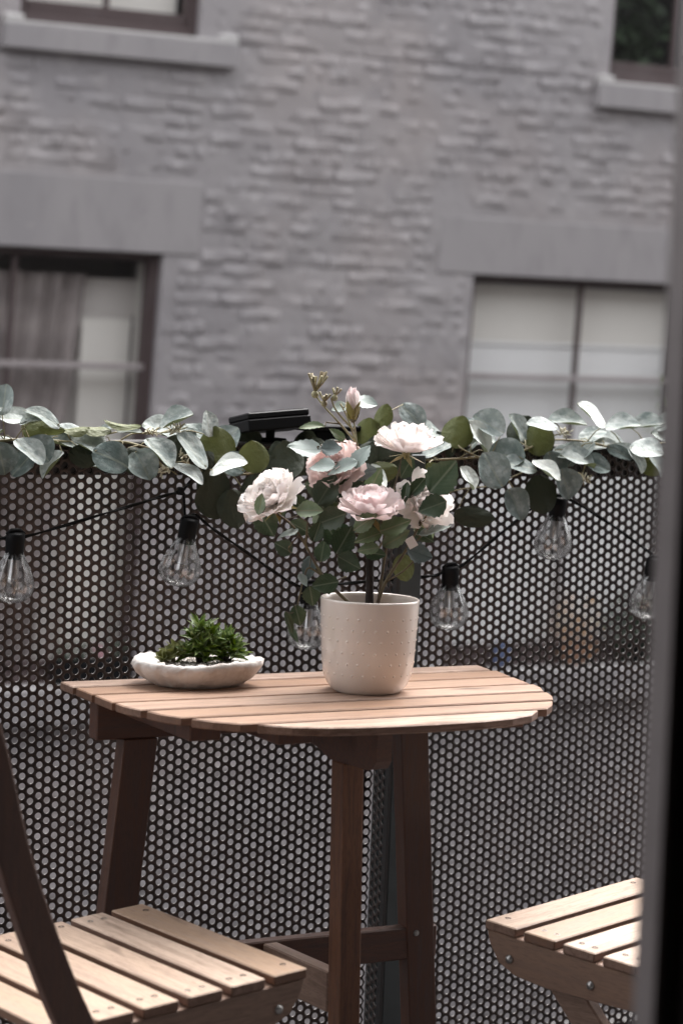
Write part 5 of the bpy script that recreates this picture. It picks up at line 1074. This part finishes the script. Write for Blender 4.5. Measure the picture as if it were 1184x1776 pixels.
# ------------------------------------------------------------------ stone bowl with succulents
BO = Vector((1.412, 2.995, TZ))
def bowl_fn(p, a, i):
    x, y, z = p; k = 1+.04*sin(2*a+.7)+.02*sin(3*a+1)+.008*noise3(a*3, z*90)
    n = .0022*noise3(x*95+z*60, y*95, z*240)+.0030*abs(noise3(x*210+5, y*200, z*420))
    return (x*k*1.02+n, y*k*.74+n, max(0, z+(.0022*sin(2*a+2.5)+.0010*sin(5*a+1))*(1 if z > .012 else 0)+n*.8*(z > .003)))
bp = [(0, .0), (.052, .0), (.062, .004), (.074, .012), (.083, .021), (.0875, .028), (.0865, .0335), (.081, .0365), (.074, .0355), (.068, .0325), (.062, .030), (0, .029)]
bo = thing('stone_bowl', 'shallow rough whitewashed stone bowl on the left side of the table', 'bowl', BO, rad(-18))
mb = MB(); mb.lathe(bp, 96, fn=bowl_fn); mb.build('bowl_body', PLASTER, bo, smooth=True)
mb = MB(); R_ = random.Random(5)
for k in range(420):
    a = R_.uniform(0, 2*pi); r = .060*math.sqrt(R_.random()); s = R_.uniform(.0010, .0024); c = (.012+r*cos(a)*1.05, r*sin(a)*.72, .0305+R_.uniform(0, .003))
    V = [(c[0]+s*R_.uniform(.7, 1.2)*x, c[1]+s*y, c[2]+s*z*.8) for x, y, z in ((1,0,0),(-1,0,0),(0,1,0),(0,-1,0),(0,0,1),(0,0,-1))]
    mb.add(V, [(0,2,4),(2,1,4),(1,3,4),(3,0,4),(2,0,5),(1,2,5),(3,1,5),(0,3,5)])
g_ = mb.build('gravel', PEBB, None, kind='stuff'); g_.location = BO; g_.rotation_euler = (0, 0, rad(-18)); g_['label'] = 'pale fine gravel filling the stone bowl around the succulents'; g_['category'] = 'gravel'
def succulent(name, label, base, rosettes, m, L0, w0, seed, fat=False):
    t = thing(name, label, 'succulent', base); R_ = random.Random(seed)
    for (dx, dy, dz, n, sc, lean) in rosettes:
        c = Vector((dx, dy, dz)); st = MB(); st.tube([Vector((dx*.35, dy*.35, -.002)), c*.6+Vector((0, 0, dz*.1)), c], [.0022, .0018, .0016], 6)
        stem = st.build('stem', TRUNK if not fat else RSTEM, t, smooth=True)
        axr = Vector((lean[0], lean[1], 1)).normalized(); t1 = axr.orthogonal().normalized(); t2 = axr.cross(t1)
        for k in range(n):
            an = k*2.4+R_.uniform(-.2, .2); q = k/n; th = rad(78-62*q+R_.uniform(-8, 8))
            d = t1*cos(an)+t2*sin(an); dirv = d*sin(th)+axr*cos(th); nrm = axr*sin(th)-d*cos(th)
            L_ = L0*sc*(1-.35*q)*R_.uniform(.85, 1.15); Wd = w0*sc*R_.uniform(.85, 1.15)
            P = c+axr*(q-.5)*.008+dirv*L_*.5
            link('leaf', get('round' if fat else 'pointed', m, 5), t, M=frame(P, dirv, nrm, L_, Wd, (0, 0, 0), thick=L_*.6))
    return t
GZ = TZ+.031
def bpt(x, y, h=0): # bowl-local to world
    c, s = cos(rad(-18)), sin(rad(-18)); return (BO.x+x*c-y*s, BO.y+x*s+y*c, GZ+h)
succulent('green_succulent', 'tallest bright green spiky leaved succulent in middle of the stone bowl', bpt(.008, 0), [(-.004, 0, .046, 16, 1.0, (-.1, -.2)), (.006, -.006, .036, 16, 1.0, (.3, -.5)), (-.014, -.004, .034, 15, .95, (-.6, -.2)), (-.010, -.012, .022, 15, .95, (-.4, -.7)), (.004, -.014, .020, 15, 1.0, (.1, -.8)), (-.018, -.004, .016, 13, .9, (-.8, -.3)), (.014, -.004, .024, 13, .9, (.6, -.2)), (.0, .010, .032, 12, .9, (0, .4)), (-.002, -.012, .010, 13, .85, (0, -.9))], SUCC, .032, .0082, 1)
succulent('green_succulent', 'bushy bright green succulent leaning right at right side of stone bowl', bpt(.038, .004), [(.002, -.002, .030, 15, 1.0, (.2, -.2)), (.012, -.004, .022, 15, .95, (.6, -.3)), (-.008, -.008, .022, 14, .95, (-.3, -.6)), (.008, .006, .032, 13, .9, (.3, .2)), (.004, -.012, .014, 14, .95, (.2, -.8)), (.018, -.004, .010, 13, .85, (.9, -.3)), (-.010, -.004, .010, 12, .85, (-.6, -.6))], SUCC, .030, .0078, 2)
succulent('olive_succulent', 'low olive green fleshy succulent at left side of the stone bowl', bpt(-.032, -.004), [(-.004, 0, .008, 13, 1.0, (-.4, -.3)), (.012, -.004, .011, 12, 1.0, (.2, -.5)), (-.016, -.002, .004, 11, .85, (-.6, -.4)), (.004, .008, .014, 11, .9, (.1, .2))], SUCC2, .024, .011, 3, True)

# ------------------------------------------------------------------ string lights
SO = (1.75, 3.2, .9)
sls = thing('string_lights', 'black string light cable with clear bulbs hung in swags along the mesh', 'string lights', SO)
SOv = Vector(SO)
WR = [(.9, -.27), (1.05, -.335), (1.198, -.319), (1.236, -.317), (1.372, -.28), (1.453, -.258), (1.475, -.252), (1.489, -.238), (1.497, -.225)]
WR2 = [(1.478, -.255), (1.481, -.275), (1.483, -.290), (1.500, -.288), (1.524, -.306), (1.587, -.345), (1.656, -.388), (1.69, -.397), (1.754, -.393), (1.855, -.387), (1.912, -.383), (1.93, -.372), (1.958, -.368), (2.04, -.31), (2.092, -.274), (2.127, -.262), (2.151, -.265), (2.237, -.307), (2.313, -.352), (2.36, -.37), (2.46, -.33), (2.6, -.26)]
for wi, wr in enumerate((WR, WR2)):
    pts = [Vector((x, 3.2 if i % 2 else 3.198, CZ+z))-SOv for i, (x, z) in enumerate(wr)]; s_ = sag(pts, 6)
    mb = MB()
    for ph in (0, pi):
        mb.tube([p+Vector((0, .0013*cos(i*.8+ph), .0013*sin(i*.8+ph))) for i, p in enumerate(s_)], .0015, 6)
    mb.build('cable', CABLE, sls, smooth=True)
mb = MB(); mb.box((-.004, -.004, -.006), (.004, .004, .006), M=Matrix.Translation(Vector((1.472, 3.196, CZ-.252))-SOv), bev=.001); mb.build('cable_clip', BLACKP, sls)
def bulb_prof(s):
    return [(.0125*s, -.026), (.0137*s, -.031), (.0170*s, -.040), (.0218*s, -.050), (.0264*s, -.061), (.0288*s, -.073), (.0284*s, -.082), (.0252*s, -.091), (.0195*s, -.097), (.011*s, -.1008), (0, -.102)]
gm = MB()
def flute(p, a, i):
    k = 1+.075*sin(a*9)*(1 if 1 < i < 9 else .4); return (p[0]*k, p[1]*k, p[2])
gm.lathe(bulb_prof(1), 54, fn=flute); gm.lathe([(r*.94, z*.985-.0) for r, z in bulb_prof(1)], 54, fn=flute)
glass_me = gm.mesh('bulb', BULB, True)
tm = MB(); tm.lathe([(0, -.032), (.0075, -.033), (.0078, -.045), (.0078, -.064), (.0065, -.067), (0, -.068)], 16); tube_me = tm.mesh('led_tube', TUBE, True)
wm = MB(); wm.tube([(0, 0, -.034), (.002, 0, -.048), (0, 0, -.062)], .0012, 5); wire_me = wm.mesh('bulb_wire', CABLE, True)
sm = MB(); sm.lathe([(0, .001), (.011, .0), (.0132, -.002), (.0135, -.012), (.0133, -.030), (.0137, -.036), (.012, -.037), (0, -.037)], 24)
sm.tube([(-.013, 0, -.003), (-.006, 0, .003), (.006, 0, .003), (.013, 0, -.003)], .0032, 8)
sock_me = sm.mesh('socket', BLACKP, True)
for (x, z, lean) in ((1.217, -.314, 1), (1.486, -.296, -7), (1.686, -.395, 3), (1.932, -.372, 5), (2.127, -.265, -1), (2.318, -.365, -2)):
    M = Matrix.Translation(Vector((x, 3.190, CZ+z+.004))-SOv) @ Matrix.Rotation(rad(-lean), 4, 'Y') @ Matrix.Rotation(rad(8), 4, 'X')
    s_ = link('socket', sock_me, sls, M=M)
    link('bulb', glass_me, s_); link('led_tube', tube_me, s_); link('bulb_wire', wire_me, s_)

# ------------------------------------------------------------------ solar panel clamp
PO = Vector((1.65, 3.262, 1.0325))
sp = thing('solar_panel', 'black solar panel box clamped on top of the railing behind the roses', 'solar panel', PO)
mb = MB(); Mx = Matrix.Translation((-.004, 0, .030)) @ Matrix.Rotation(rad(-9), 4, 'X') @ Matrix.Rotation(rad(-5), 4, 'Y')
mb.box((-.053, -.036, -.014), (.053, .036, .004), bev=.002, M=Mx); mb.box((-.0518, -.0348, .0042), (.0518, .0348, .014), bev=.002, M=Mx); mb.build('panel_case', BLACKP, sp)
mb = MB(); mb.box((-.044, -.030, .0141), (.044, .030, .0148), M=Mx); mb.build('solar_cell', SOLAR, sp)
mb = MB(); mb.tube([(-.002, .0, .018), (-.002, .0, .005)], .007, 12); mb.box((-.022, -.015, .0005), (.02, .015, .006), bev=.002); mb.build('bracket', BLACKP, sp)
mb = MB(); mb.box((.045, -.02, .018), (.155, .045, .027), bev=.002); mb.box((.07, -.01, .0005), (.11, .02, .0178), bev=.002); mb.build('lower_plate', BLACKP, sp)
